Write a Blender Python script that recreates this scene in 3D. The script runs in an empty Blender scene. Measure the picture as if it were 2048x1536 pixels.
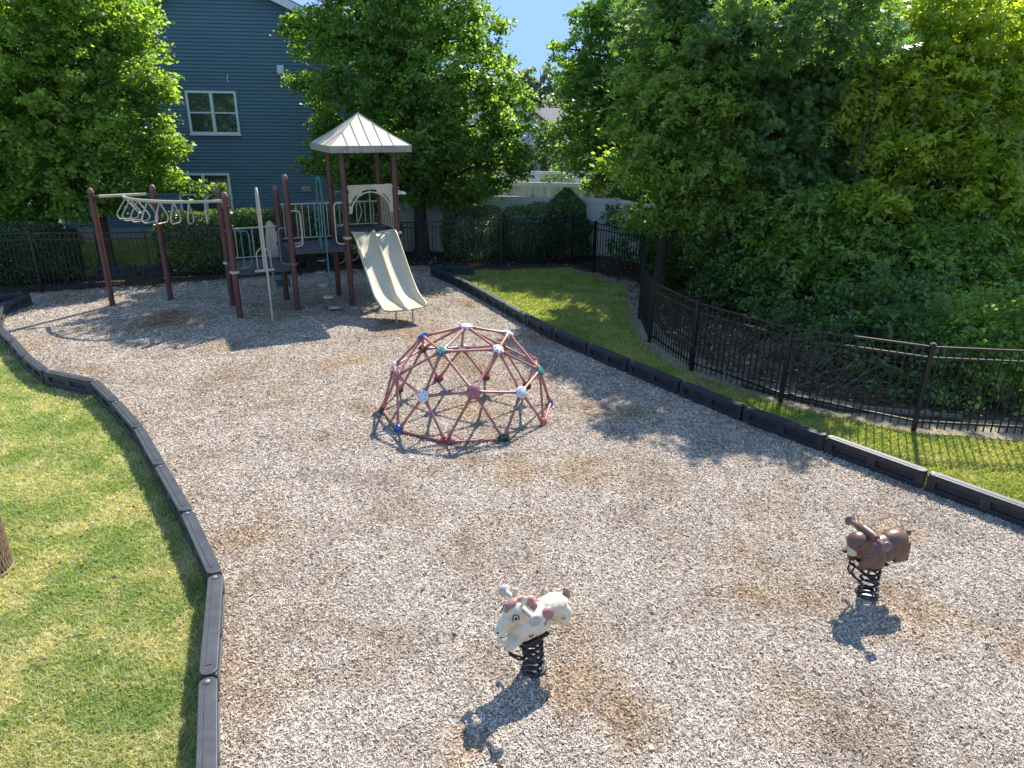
import bpy, math, random
import numpy as np
from mathutils import Vector, Matrix
from math import sin, cos, pi, radians, sqrt, atan2, tan
random.seed(7); RNG = np.random.default_rng(7)

# ------------------------------------------------------------ camera, sky, sun, exposure
SC = bpy.context.scene
FPX, PITCH, ROLL, CH = 1414.1, 0.36535, 0.011485, 4.366
_fw = np.array([0, cos(PITCH), -sin(PITCH)]); _up = np.array([0, sin(PITCH), cos(PITCH)]); _rt = np.array([1., 0, 0])
_r2 = _rt*cos(ROLL)+_up*sin(ROLL); _u2 = -_rt*sin(ROLL)+_up*cos(ROLL)
cam = bpy.data.cameras.new('camera'); camo = bpy.data.objects.new('camera', cam); SC.collection.objects.link(camo)
camo.matrix_world = Matrix(((_r2[0], _u2[0], -_fw[0], 0), (_r2[1], _u2[1], -_fw[1], 0), (_r2[2], _u2[2], -_fw[2], CH), (0, 0, 0, 1)))
cam.sensor_width = 36; cam.lens = 36*FPX/2048; cam.clip_start = 0.05; cam.clip_end = 2000
SC.camera = camo
SUN_EL, SUN_AZ = radians(47), radians(65)          # azimuth measured from +X towards +Y
w = bpy.data.worlds.new('World'); SC.world = w; w.use_nodes = True
nt = w.node_tree; bg = nt.nodes['Background']
sky = nt.nodes.new('ShaderNodeTexSky'); sky.sky_type = 'NISHITA'; sky.sun_disc = False
sky.sun_elevation = SUN_EL; sky.sun_rotation = pi/2-SUN_AZ
sky.air_density = 1.0; sky.dust_density = 0.0; sky.ozone_density = 3.5; sky.altitude = 2500
def vmath(op, a, b):
    v = nt.nodes.new('ShaderNodeVectorMath'); v.operation = op
    for s_, x in ((v.inputs[0], a), (v.inputs[1], b)):
        if isinstance(x, tuple): s_.default_value = x
        else: nt.links.new(x, s_)
    return v.outputs[0]
# the sky's horizon glare is rolled off softly per channel, as the camera's own highlight curve does
xs = vmath('MULTIPLY', sky.outputs[0], (7.0, 7.0, 7.0)); dn = vmath('ADD', vmath('MULTIPLY', sky.outputs[0], (1.05/.150, 1.05/.255, 1.05/.45)), (1, 1, 1))
nt.links.new(vmath('DIVIDE', xs, dn), bg.inputs[0]); bg.inputs[1].default_value = 0.15
sl = bpy.data.lights.new('sun', 'SUN'); sl.energy = 3.6; sl.angle = radians(0.55); sl.color = (1.0, .95, .87)
so = bpy.data.objects.new('sun', sl); SC.collection.objects.link(so)
so.rotation_euler = Vector((cos(SUN_AZ)*cos(SUN_EL), sin(SUN_AZ)*cos(SUN_EL), sin(SUN_EL))).to_track_quat('Z', 'Y').to_euler()
SC.view_settings.view_transform = 'Standard'; SC.view_settings.look = 'None'
SC.view_settings.exposure = 1.5; SC.view_settings.gamma = 1
SC.cycles.max_bounces = 9; SC.cycles.diffuse_bounces = 6; SC.cycles.transmission_bounces = 6; SC.cycles.transparent_max_bounces = 6; SC.cycles.sample_clamp_indirect = 6

def ray(x, y):
    return _fw+_r2*(x-1024)/FPX+_u2*(768-y)/FPX
def G(x, y, z=0.):
    """world point at height z seen at photo pixel x,y"""
    d = ray(x, y); t = (z-CH)/d[2]; return Vector((d[0]*t, d[1]*t, z))
def AT(x, y, Y):
    """world point at depth Y seen at photo pixel x,y"""
    d = ray(x, y); t = Y/d[1]; return Vector((d[0]*t, Y, CH+d[2]*t))

# ------------------------------------------------------------ materials
def newmat(name):
    m = bpy.data.materials.new(name); m.use_nodes = True; n = m.node_tree
    return m, n, n.nodes['Principled BSDF']
def ramp(n, stops, interp='LINEAR'):
    r = n.nodes.new('ShaderNodeValToRGB'); cr = r.color_ramp; cr.interpolation = interp
    while len(cr.elements) < len(stops): cr.elements.new(0.5)
    for e, (p, c) in zip(cr.elements, stops): e.position = p; e.color = (*c, 1)
    return r
def noise(n, scale, detail=4, rough=.55, vec=None, dist=0):
    t = n.nodes.new('ShaderNodeTexNoise'); t.inputs['Scale'].default_value = scale
    t.inputs['Detail'].default_value = detail; t.inputs['Roughness'].default_value = rough; t.inputs['Distortion'].default_value = dist
    if vec is not None: n.links.new(vec, t.inputs['Vector'])
    return t
def geo_pos(n):
    g = n.nodes.new('ShaderNodeNewGeometry'); return g.outputs['Position']
def mixc(n, a, b, f, mode='MIX'):
    m = n.nodes.new('ShaderNodeMix'); m.data_type = 'RGBA'; m.blend_type = mode
    for k, v in ((0, f), (6, a), (7, b)):
        s = m.inputs[k]
        if hasattr(v, 'links') or isinstance(v, bpy.types.NodeSocket): n.links.new(v, s)
        elif isinstance(v, (int, float)): s.default_value = v
        else: s.default_value = (*v, 1)
    return m.outputs[2]
def mat(name, col, rough=.5, var=.25, scale=6, bump=.0, bscale=60, spec=.5, metal=0, col2=None, stretch=None):
    m, n, b = newmat(name)
    tc = n.nodes.new('ShaderNodeTexCoord'); vec = tc.outputs['Object']
    if stretch:
        mp = n.nodes.new('ShaderNodeMapping'); mp.inputs['Scale'].default_value = stretch; n.links.new(vec, mp.inputs[0]); vec = mp.outputs[0]
    t = noise(n, scale, 6, .6, vec)
    c2 = col2 or tuple(c*(1-var) for c in col)
    r = ramp(n, [(.32, c2), (.68, tuple(min(1, c*(1+var*.5)) for c in col))]); n.links.new(t.outputs[0], r.inputs[0])
    n.links.new(r.outputs[0], b.inputs['Base Color'])
    b.inputs['Roughness'].default_value = rough; b.inputs['Metallic'].default_value = metal; b.inputs['Specular IOR Level'].default_value = spec
    if bump:
        t2 = noise(n, bscale, 4, .6, vec); bn = n.nodes.new('ShaderNodeBump'); bn.inputs['Strength'].default_value = bump; bn.inputs['Distance'].default_value = .01
        n.links.new(t2.outputs[0], bn.inputs['Height']); n.links.new(bn.outputs[0], b.inputs['Normal'])
    return m
def leafmat(name, c_dark, c_light, trans=.45, tcol=None, rough=.42, clump=1.3):
    m, n, b = newmat(name)
    g = n.nodes.new('ShaderNodeNewGeometry')
    t = noise(n, clump, 2, .5, g.outputs['Position'])
    a = n.nodes.new('ShaderNodeMath'); a.operation = 'MULTIPLY_ADD'; n.links.new(g.outputs['Random Per Island'], a.inputs[0]); a.inputs[1].default_value = .72
    s = n.nodes.new('ShaderNodeMath'); s.operation = 'MULTIPLY_ADD'; n.links.new(t.outputs[0], s.inputs[0]); s.inputs[1].default_value = 1.2; s.inputs[2].default_value = -.47
    n.links.new(s.outputs[0], a.inputs[2])
    r = ramp(n, [(.1, c_dark), (.85, c_light)]); n.links.new(a.outputs[0], r.inputs[0])
    n.links.new(r.outputs[0], b.inputs['Base Color']); b.inputs['Roughness'].default_value = rough; b.inputs['Specular IOR Level'].default_value = .4
    tr = n.nodes.new('ShaderNodeBsdfTranslucent'); tint = tcol or (1.9, 1.7, .45)
    mm = mixc(n, r.outputs[0], tint, 1.0, 'MULTIPLY'); n.links.new(mm, tr.inputs[0])
    mx = n.nodes.new('ShaderNodeMixShader'); mx.inputs[0].default_value = trans
    n.links.new(b.outputs[0], mx.inputs[1]); n.links.new(tr.outputs[0], mx.inputs[2])
    n.links.new(mx.outputs[0], n.nodes['Material Output'].inputs[0])
    return m
SPOTS = [(.55, 4.55, .55), (3.9, 5.45, .6), (-2.0, 14.5, 1.1), (-.6, 10.4, .8), (.9, 4.2, .45), (-.3, 3.9, .3), (4.3, 6.9, .5), (-7.6, 15.2, 1.3), (.9, 8.3, .7), (.1, 8.2, .5), (-3.0, 12.6, .7), (-9.6, 13.2, .6), (-5.5, 15.4, .8), (4.6, 4.9, .4)]
def spots(n, pos, c):
    """worn brown hollows trodden into the chips, with ragged edges"""
    acc = None
    for x, y, r in SPOTS:
        d = n.nodes.new('ShaderNodeVectorMath'); d.operation = 'DISTANCE'; n.links.new(pos, d.inputs[0]); d.inputs[1].default_value = (x, y, 0)
        m = n.nodes.new('ShaderNodeMath'); m.operation = 'MULTIPLY_ADD'; n.links.new(d.outputs['Value'], m.inputs[0]); m.inputs[1].default_value = -1/r; m.inputs[2].default_value = 1
        if acc is None: acc = m.outputs[0]
        else: q = n.nodes.new('ShaderNodeMath'); q.operation = 'MAXIMUM'; n.links.new(acc, q.inputs[0]); n.links.new(m.outputs[0], q.inputs[1]); acc = q.outputs[0]
    t = noise(n, 2.6, 6, .7, pos); a = n.nodes.new('ShaderNodeMath'); a.operation = 'MULTIPLY_ADD'; n.links.new(t.outputs[0], a.inputs[0]); a.inputs[1].default_value = 2.4
    cl = n.nodes.new('ShaderNodeClamp'); n.links.new(acc, cl.inputs[0]); cl.inputs[1].default_value = -.6; n.links.new(cl.outputs[0], a.inputs[2])
    r = ramp(n, [(1.35/2, (0, 0, 0)), (1.9/2, (1, 1, 1))]); h = n.nodes.new('ShaderNodeMath'); h.operation = 'MULTIPLY'; h.inputs[1].default_value = .5; n.links.new(a.outputs[0], h.inputs[0]); n.links.new(h.outputs[0], r.inputs[0])
    return mixc(n, c, (.87, .77, .64), r.outputs[0], 'MULTIPLY')
def islandmat(name, stops, rough=.8, patch=None, trans=0, pscale=.5, pthr=(.45, .62), spec=.25):
    """colour by random island, tinted by large patches"""
    m, n, b = newmat(name); g = n.nodes.new('ShaderNodeNewGeometry')
    r = ramp(n, stops); n.links.new(g.outputs['Random Per Island'], r.inputs[0]); c = r.outputs[0]
    if patch:
        t = noise(n, pscale, 5, .6, g.outputs['Position']); pr = ramp(n, [(pthr[0], (0, 0, 0)), (pthr[1], (1, 1, 1))]); n.links.new(t.outputs[0], pr.inputs[0])
        c = mixc(n, c, patch, pr.outputs[0], 'MULTIPLY')
    if patch:
        t3 = noise(n, .9, 6, .7, g.outputs['Position']); pr3 = ramp(n, [(.36, (.70, .66, .62)), (.54, (1, 1, 1))]); n.links.new(t3.outputs[0], pr3.inputs[0]); c = spots(n, g.outputs['Position'], mixc(n, c, pr3.outputs[0], 1.0, 'MULTIPLY'))
    n.links.new(c, b.inputs['Base Color']); b.inputs['Roughness'].default_value = rough; b.inputs['Specular IOR Level'].default_value = spec
    if trans:
        tr = n.nodes.new('ShaderNodeBsdfTranslucent'); n.links.new(c, tr.inputs[0]); mx = n.nodes.new('ShaderNodeMixShader'); mx.inputs[0].default_value = trans
        n.links.new(b.outputs[0], mx.inputs[1]); n.links.new(tr.outputs[0], mx.inputs[2]); n.links.new(mx.outputs[0], n.nodes['Material Output'].inputs[0])
    return m

M = {}
M['brown'] = mat('brown_paint', (.125, .042, .034), .42, .3, 3, .1, 40, col2=(.085, .032, .028))
M['brown_cap'] = mat('faded_brown_cap', (.20, .105, .09), .6, .25, 12)
M['tan'] = mat('tan_paint', (.50, .44, .32), .45, .16, 4, .08, 50)
M['tan_plastic'] = mat('tan_plastic', (.53, .46, .32), .42, .16, 2.5, .06, 40, col2=(.43, .37, .25))
M['slide'] = mat('slide_plastic', (.56, .49, .33), .36, .12, 2.0, .03, 30, col2=(.47, .41, .27))
M['teal'] = mat('teal_paint', (.055, .17, .16), .4, .3, 5)
M['blue_rail'] = mat('blue_grey_paint', (.07, .16, .22), .4, .3, 5)
M['deck'] = mat('deck_coating', (.055, .05, .058), .62, .35, 8, .3, 120)
M['roof_panel'] = mat('roof_plastic', (.50, .445, .335), .5, .18, 2.5, .1, 30)
M['roof_dirty'] = mat('roof_fascia', (.36, .33, .26), .6, .4, 7, .1, 30, stretch=(3, 3, .6))
M['seam'] = mat('roof_seam', (.30, .22, .15), .6)
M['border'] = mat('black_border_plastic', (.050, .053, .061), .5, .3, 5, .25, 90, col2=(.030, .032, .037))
M['border_dark'] = mat('shaded_border_plastic', (.028, .030, .035), .5, .3, 5, .25, 90, col2=(.018, .019, .023))  # border plastic copied darker, shade on the right row set into its colour
M['border_green'] = mat('green_border_plastic', (.018, .042, .045), .5, .3, 6, .2, 90)
M['steel'] = mat('dull_steel', (.42, .42, .42), .4, .2, 20, metal=.8)
M['fence'] = mat('black_powder_coat', (.012, .012, .013), .38, .3, 10)
M['dome'] = mat('faded_red_tube', (.37, .145, .118), .5, .3, 3.5, .1, 50, col2=(.27, .098, .082))
M['h_red'] = mat('red_hub', (.30, .045, .05), .45, .2, 10)
M['h_pink'] = mat('faded_pink_hub', (.36, .12, .11), .5, .2, 10)
M['h_white'] = mat('white_hub', (.62, .64, .66), .45, .1, 10)
M['h_green'] = mat('green_hub', (.05, .19, .16), .4, .3, 14)
M['h_dkgreen'] = mat('dark_green_hub', (.010, .045, .035), .4, .3, 14)
M['h_blue'] = mat('blue_hub', (.012, .09, .33), .4, .2, 14)
M['h_brown'] = mat('dark_brown_hub', (.05, .028, .02), .5, .2, 14)
M['bolt'] = mat('bolt_metal', (.55, .55, .56), .35, .1, 30, metal=.6)
M['spring'] = mat('black_spring_steel', (.018, .019, .022), .4, .3, 20)
M['horse'] = mat('cream_plastic', (.70, .61, .45), .45, .18, 9, .1, 60, col2=(.60, .49, .32))
M['horse_red'] = mat('faded_red_paint', (.40, .185, .155), .5, .25, 14)
M['dogbrown'] = mat('brown_plastic', (.150, .074, .052), .38, .25, 6, .05, 50)
M['cream'] = mat('cream_muzzle', (.60, .50, .32), .45, .1, 10)
M['grip'] = mat('grip_plastic', (.48, .45, .40), .45, .25, 20)
M['gripbrown'] = mat('brown_grip', (.20, .12, .10), .35, .25, 20)
M['ink'] = mat('black_ink', (.012, .012, .015), .5, .1)
M['blueink'] = mat('blue_ink', (.12, .18, .24), .5, .1)
M['bark'] = mat('bark', (.10, .075, .055), .9, .5, 5, .8, 14, spec=.2, stretch=(6, 6, 1))
M['bark_grey'] = mat('grey_bark', (.17, .145, .12), .9, .45, 5, .7, 14, spec=.2, stretch=(6, 6, 1))
M['twig'] = mat('dry_twig', (.20, .15, .11), .9, .4, 8, spec=.2)
M['siding'] = mat('blue_siding', (.105, .190, .238), .6, .08, .6, .05, 90, stretch=(.4, 1, 3))
M['white_trim'] = mat('white_trim', (.82, .83, .84), .5, .06, 3)
M['shingle'] = mat('grey_shingle', (.17, .16, .155), .9, .3, 12, .5, 30)
M['concrete'] = mat('foundation', (.36, .34, .31), .9, .2, 4, .2)
M['blind'] = mat('window_blind', (.30, .32, .30), .6, .1, 3)
M['vinyl'] = mat('vinyl_fence', (.56, .56, .53), .5, .10, 1.2, col2=(.50, .50, .46))
M['vinyl_grey'] = mat('grey_vinyl', (.64, .64, .58), .55, .10, 1.2)
M['mildew'] = mat('mildewed_vinyl', (.78, .79, .77), .6, .1, 1.3, col2=(.44, .46, .38), stretch=(5, 5, .8))
M['bin_mesh'] = mat('brown_steel_mesh', (.24, .17, .11), .55, .3, 12)
M['bin_lid'] = mat('grey_lid', (.18, .21, .24), .5, .2, 8)
M['plank'] = mat('brown_plank', (.23, .15, .11), .6, .25, 5, .2, 40, stretch=(1, 8, 8))
def glass():
    m, n, b = newmat('window_glass'); b.inputs['Base Color'].default_value = (.04, .06, .06, 1); b.inputs['Roughness'].default_value = .04
    b.inputs['Specular IOR Level'].default_value = 1.0; b.inputs['Metallic'].default_value = .15; b.inputs['Coat Weight'].default_value = .6; b.inputs['Coat Roughness'].default_value = .02
    g = geo_pos(n); s = n.nodes.new('ShaderNodeSeparateXYZ'); n.links.new(g, s.inputs[0])      # blinds behind the pane: slats
    q = n.nodes.new('ShaderNodeMath'); q.operation = 'MULTIPLY'; q.inputs[1].default_value = 110; n.links.new(s.outputs[2], q.inputs[0])
    si = n.nodes.new('ShaderNodeMath'); si.operation = 'SINE'; n.links.new(q.outputs[0], si.inputs[0])
    t = noise(n, 1.6, 5, .6, g); r = ramp(n, [(.2, (.035, .05, .045)), (.8, (.13, .17, .14))])
    a = n.nodes.new('ShaderNodeMath'); a.operation = 'MULTIPLY_ADD'; n.links.new(si.outputs[0], a.inputs[0]); a.inputs[1].default_value = .16; n.links.new(t.outputs[0], a.inputs[2])
    n.links.new(a.outputs[0], r.inputs[0]); n.links.new(r.outputs[0], b.inputs['Base Color']); return m
M['glass'] = glass()
M['maple'] = leafmat('maple_leaves', (.075, .155, .045), (.270, .400, .105), .56, (1.7, 1.75, .5))
M['maple2'] = leafmat('maple_leaves_bright', (.095, .180, .045), (.340, .460, .115), .58, (1.7, 1.75, .5))
M['sweetgum'] = leafmat('sweetgum_leaves', (.080, .160, .075), (.220, .340, .135), .5, (1.7, 1.75, .5))
M['pecan'] = leafmat('pecan_leaves', (.095, .185, .045), (.330, .450, .110), .56, (1.7, 1.75, .5))
M['yellowgreen'] = leafmat('yellow_green_leaves', (.170, .250, .045), (.520, .570, .110), .6, (1.7, 1.75, .5))
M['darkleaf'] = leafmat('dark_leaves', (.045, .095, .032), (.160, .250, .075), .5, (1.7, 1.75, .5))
M['vine'] = leafmat('vine_leaves', (.055, .120, .042), (.190, .290, .105), .48, (1.7, 1.75, .5), .35)
M['hedge'] = leafmat('hedge_leaves', (.060, .105, .045), (.150, .215, .090), .35, (1.5, 1.6, .5), .26)
M['hedge_lt'] = leafmat('shrub_leaves', (.055, .105, .036), (.165, .230, .090), .38, (1.5, 1.6, .5), .2)
M['shoot'] = leafmat('young_shoot_leaves', (.22, .31, .09), (.40, .50, .15), .52, (1.8, 1.65, .6))
M['farleaf'] = leafmat('far_leaves', (.16, .23, .15), (.30, .38, .24), .35)  # pale grey greens put the distance haze into the leaf colour

# ------------------------------------------------------------ mesh building
class MB:
    def __init__(s): s.v = []; s.f = []
    def add(s, vs, fs):
        o = len(s.v); s.v += [tuple(v) for v in vs]; s.f += [tuple(i+o for i in f) for f in fs]; return s
    def box(s, c, d, rz=0, ax=None):
        """box at centre c, size d, turned rz about z, or with axes ax"""
        c = Vector(c); X, Y, Z = ax or (Vector((cos(rz), sin(rz), 0)), Vector((-sin(rz), cos(rz), 0)), Vector((0, 0, 1)))
        vs = [c+X*(a*d[0]/2)+Y*(b*d[1]/2)+Z*(e*d[2]/2) for a in (-1, 1) for b in (-1, 1) for e in (-1, 1)]
        return s.add(vs, [(0, 1, 3, 2), (4, 6, 7, 5), (0, 4, 5, 1), (2, 3, 7, 6), (0, 2, 6, 4), (1, 5, 7, 3)])
    def tube(s, path, r, n=8, caps=True, closed=False):
        P = [Vector(p) for p in path]; m = len(P); rs = r if isinstance(r, (list, tuple)) else [r]*m
        T = []
        for i in range(m):
            a = P[(i-1) % m] if (closed or i > 0) else P[i]; b = P[(i+1) % m] if (closed or i < m-1) else P[i]
            T.append((b-a).normalized())
        u = T[0].orthogonal().normalized(); vs = []
        for i in range(m):
            u = (u-T[i]*u.dot(T[i]));  u = u.normalized() if u.length > 1e-6 else T[i].orthogonal().normalized()
            w_ = T[i].cross(u)
            for k in range(n): a = 2*pi*k/n; vs.append(P[i]+(u*cos(a)+w_*sin(a))*rs[i])
        fs = []
        for i in range(m if closed else m-1):
            j = (i+1) % m
            for k in range(n): l = (k+1) % n; fs.append((i*n+k, i*n+l, j*n+l, j*n+k))
        if caps and not closed: fs += [tuple(range(n))[::-1], tuple((m-1)*n+k for k in range(n))]
        return s.add(vs, fs)
    def lathe(s, c, prof, n=20, axis=None):
        c = Vector(c); Z = Vector(axis).normalized() if axis is not None else Vector((0, 0, 1)); X = Z.orthogonal().normalized(); Y = Z.cross(X); vs = []
        for (r, z) in prof:
            for k in range(n): a = 2*pi*k/n; vs.append(c+(X*cos(a)+Y*sin(a))*r+Z*z)
        fs = [(i*n+k, i*n+(k+1) % n, (i+1)*n+(k+1) % n, (i+1)*n+k) for i in range(len(prof)-1) for k in range(n)]
        fs += [tuple(range(n))[::-1], tuple((len(prof)-1)*n+k for k in range(n))]
        return s.add(vs, fs)
    def prism(s, pts, th, O, X, Y):
        """closed outline pts in the plane O,X,Y thickened by th along X x Y"""
        O, X, Y = Vector(O), Vector(X), Vector(Y); N = X.cross(Y).normalized(); m = len(pts)
        vs = [O+X*a+Y*b-N*th/2 for a, b in pts]+[O+X*a+Y*b+N*th/2 for a, b in pts]
        return s.add(vs, [tuple(range(m))[::-1], tuple(range(m, 2*m))]+[(i, (i+1) % m, m+(i+1) % m, m+i) for i in range(m)])
    def ell(s, c, r, rot=None, n=14, m=10):
        c = Vector(c); vs = []; R_ = rot or Matrix.Identity(3)
        for i in range(1, m):
            t = pi*i/m
            for k in range(n): a = 2*pi*k/n; vs.append(c+R_@Vector((r[0]*sin(t)*cos(a), r[1]*sin(t)*sin(a), r[2]*cos(t))))
        vs += [c+R_@Vector((0, 0, r[2])), c+R_@Vector((0, 0, -r[2]))]; N = len(vs)
        fs = [(i*n+k, (i+1)*n+k, (i+1)*n+(k+1) % n, i*n+(k+1) % n) for i in range(m-2) for k in range(n)]
        fs += [(N-2, k, (k+1) % n) for k in range(n)]+[(N-1, (m-2)*n+(k+1) % n, (m-2)*n+k) for k in range(n)]
        return s.add(vs, fs)

def origin_of(p):
    o = Vector((0, 0, 0))
    while p is not None: o += p.location; p = p.parent
    return o
def obj(name, mb, m, parent=None, smooth=False, bevel=0, origin=None):
    me = bpy.data.meshes.new(name); off = Vector(origin) if origin is not None else Vector((0, 0, 0))
    base = origin_of(parent)+off
    me.from_pydata([(v[0]-base.x, v[1]-base.y, v[2]-base.z) for v in mb.v], [], mb.f); me.update()
    if m is not None: me.materials.append(m)
    if smooth:
        for p in me.polygons: p.use_smooth = True
        try: me.set_sharp_from_angle(angle=radians(38))
        except Exception: pass
    o = bpy.data.objects.new(name, me); SC.collection.objects.link(o); o.parent = parent; o.location = off
    if bevel:
        b = o.modifiers.new('bevel', 'BEVEL'); b.width = bevel; b.segments = 2; b.limit_method = 'ANGLE'
    return o
def tag(o, label=None, cat=None, group=None, kind=None):
    if label: o['label'] = label
    if cat: o['category'] = cat
    if group: o['group'] = group
    if kind: o['kind'] = kind
    return o
def thing(name, loc, label, cat, group=None):
    o = bpy.data.objects.new(name, None); SC.collection.objects.link(o); o.location = loc; o.empty_display_size = .2
    return tag(o, label, cat, group)
def npmesh(name, V, F, m, parent=None, smooth=False):
    """V (n,3), F (k,c) array"""
    base = origin_of(parent); V = V-np.array(base)
    me = bpy.data.meshes.new(name); nf, c = F.shape
    me.vertices.add(len(V)); me.vertices.foreach_set('co', V.astype(np.float32).ravel())
    me.loops.add(nf*c); me.loops.foreach_set('vertex_index', F.astype(np.int32).ravel())
    me.polygons.add(nf); me.polygons.foreach_set('loop_start', np.arange(0, nf*c, c, dtype=np.int32))
    me.update(calc_edges=True); me.materials.append(m)
    if smooth: me.polygons.foreach_set('use_smooth', np.ones(nf, bool))
    o = bpy.data.objects.new(name, me); SC.collection.objects.link(o); o.parent = parent
    return o
def frames(n, up_bias=.6, rng=RNG):
    N = rng.normal(size=(n, 3)); N /= np.linalg.norm(N, axis=1)[:, None]; N[:, 2] = np.abs(N[:, 2])+up_bias
    N /= np.linalg.norm(N, axis=1)[:, None]
    A = rng.normal(size=(n, 3)); A -= N*(A*N).sum(1)[:, None]; A /= np.linalg.norm(A, axis=1)[:, None]
    return A, np.cross(N, A), N
LEAF4 = np.array([[-.5, 0, 0], [.02, -.34, .10], [.5, 0, -.04], [.02, .34, .10]])
LEAFL = np.array([[-.5, 0, 0], [-.05, -.24, .08], [.55, 0, -.10], [-.05, .24, .08]])
def maple5():
    pts = []
    for a, r in ((180, .20), (245, .16), (262, .50), (290, .15), (320, .56), (340, .17), (0, .66), (20, .17), (40, .56), (70, .15), (98, .50), (115, .16)):
        pts.append((r*cos(radians(a)), r*sin(radians(a)), -.18*r*r))
    return np.array(pts)
STAR = maple5()
CHIP = np.array([[-.5, -.07, 0], [-.44, .11, .02], [.5, .06, 0], [.42, -.10, -.02]])
def leaves(name, C, size, m, parent=None, tpl=LEAF4, up=.6, rng=RNG):
    n = len(C); A, B, N = frames(n, up, rng); s = size*(.5+.95*rng.random(n)**1.3)
    V = C[:, None, :]+s[:, None, None]*(tpl[None, :, 0, None]*A[:, None, :]+tpl[None, :, 1, None]*B[:, None, :]+tpl[None, :, 2, None]*N[:, None, :])
    k = len(tpl); F = np.arange(n*k).reshape(n, k)
    return npmesh(name, V.reshape(-1, 3), F, m, parent)
def spray_tpl(nl=7, L=.5):
    """drooping compound spray of paired leaflets, local x outwards, z up: (leaflets, 4, 3)"""
    out = []
    for i in range(nl*2+1):
        t = min(1, (i//2+.6)/(nl)); px = L*t*(1-.25*t); pz = -L*.40*t*t; side = 1 if i % 2 else -1
        if i == nl*2: side = 0; 
        l = L*.30*(1-.35*abs(t-.5)); wd = l*.34; d = Vector((.55, side*.75, -.55)).normalized() if side else Vector((.6, 0, -.8)); nrm = Vector((.2, side*.2, 1)).normalized()
        sd = d.cross(nrm).normalized()
        p0 = Vector((px, 0, pz)); p1 = p0+d*l*.45+sd*wd*.5; p2 = p0+d*l+Vector((0, 0, -.1*l)); p3 = p0+d*l*.45-sd*wd*.5
        out.append([tuple(p0), tuple(p1), tuple(p2), tuple(p3)])
    return np.array(out)
SPRAY = spray_tpl()
def sprays(name, C, D, size, m, parent=None, rng=RNG):
    """C centres, D outward directions"""
    n = len(C); yaw = np.arctan2(D[:, 1], D[:, 0])+rng.normal(0, .7, n); tl = rng.normal(.05, .35, n); rl = rng.normal(0, .3, n); s = size*rng.uniform(.6, 1.25, n)
    ca, sa = np.cos(yaw), np.sin(yaw); ct, st = np.cos(tl), np.sin(tl)
    X = np.stack([ca*ct, sa*ct, st], 1); Y0 = np.stack([-sa, ca, 0*sa], 1); Z0 = np.cross(X, Y0)
    Y = Y0*np.cos(rl)[:, None]+Z0*np.sin(rl)[:, None]; Z = np.cross(X, Y)
    T = SPRAY.reshape(-1, 3)
    V = C[:, None, :]+s[:, None, None]*(T[None, :, 0, None]*X[:, None, :]+T[None, :, 1, None]*Y[:, None, :]+T[None, :, 2, None]*Z[:, None, :])
    V += rng.normal(0, .006, V.shape)
    V = V.reshape(-1, 3); return npmesh(name, V, np.arange(len(V)).reshape(-1, 4), m, parent)

# ------------------------------------------------------------ trees
def lobe_clusters(lobes, per_m2, rng, squash=.8):
    """cluster centres and outward directions near the surface of the lobes; lobes = (centre, r)"""
    C, D = [], []
    for c, r in lobes:
        k = max(6, int(4*pi*r*r*per_m2)); d = rng.normal(size=(k, 3)); d /= np.linalg.norm(d, axis=1)[:, None]
        rr = r*(1-.55*rng.random(k)**1.6); p = np.array(c)+d*rr[:, None]*np.array([1, 1, squash]); C.append(p); D.append(d)
    return np.concatenate(C), np.concatenate(D)
def branchy(mb, base, top, r0, targets, rng, lean=.0):
    """tapered trunk with root flare, limbs to lobe centres, twigs"""
    base = Vector(base); top = Vector(top); path = []; rs = []
    for i in range(9):
        t = i/8; p = base.lerp(top, t); p += Vector((sin(t*5+base.x)*.06, cos(t*4+base.y)*.06, 0))*t
        path.append(p); rs.append(max(.02, r0*(1-t)**.8*(1+.0)))
    path.insert(1, base.lerp(top, .035)); rs[0] = r0*1.7; rs.insert(1, r0*1.08)
    mb.tube(path, rs, 10)
    for c in targets:
        c = Vector(c); h = max(.18, min(.85, (c.z-base.z-1.0)/(top.z-base.z))); s = base.lerp(top, h); mid = s.lerp(c, .5)+Vector((0, 0, .25))
        L = (c-s).length; rr = min(r0*.4, .025+.022*L)
        mb.tube([s, mid, c], [rr, rr*.6, rr*.25], 6)
        for _ in range(4):
            e = c+Vector(np.clip(rng.normal(size=3), -1.2, 1.2))*.38; mb.tube([mid.lerp(c, rng.random()), e], [rr*.3, .006], 4)
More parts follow.
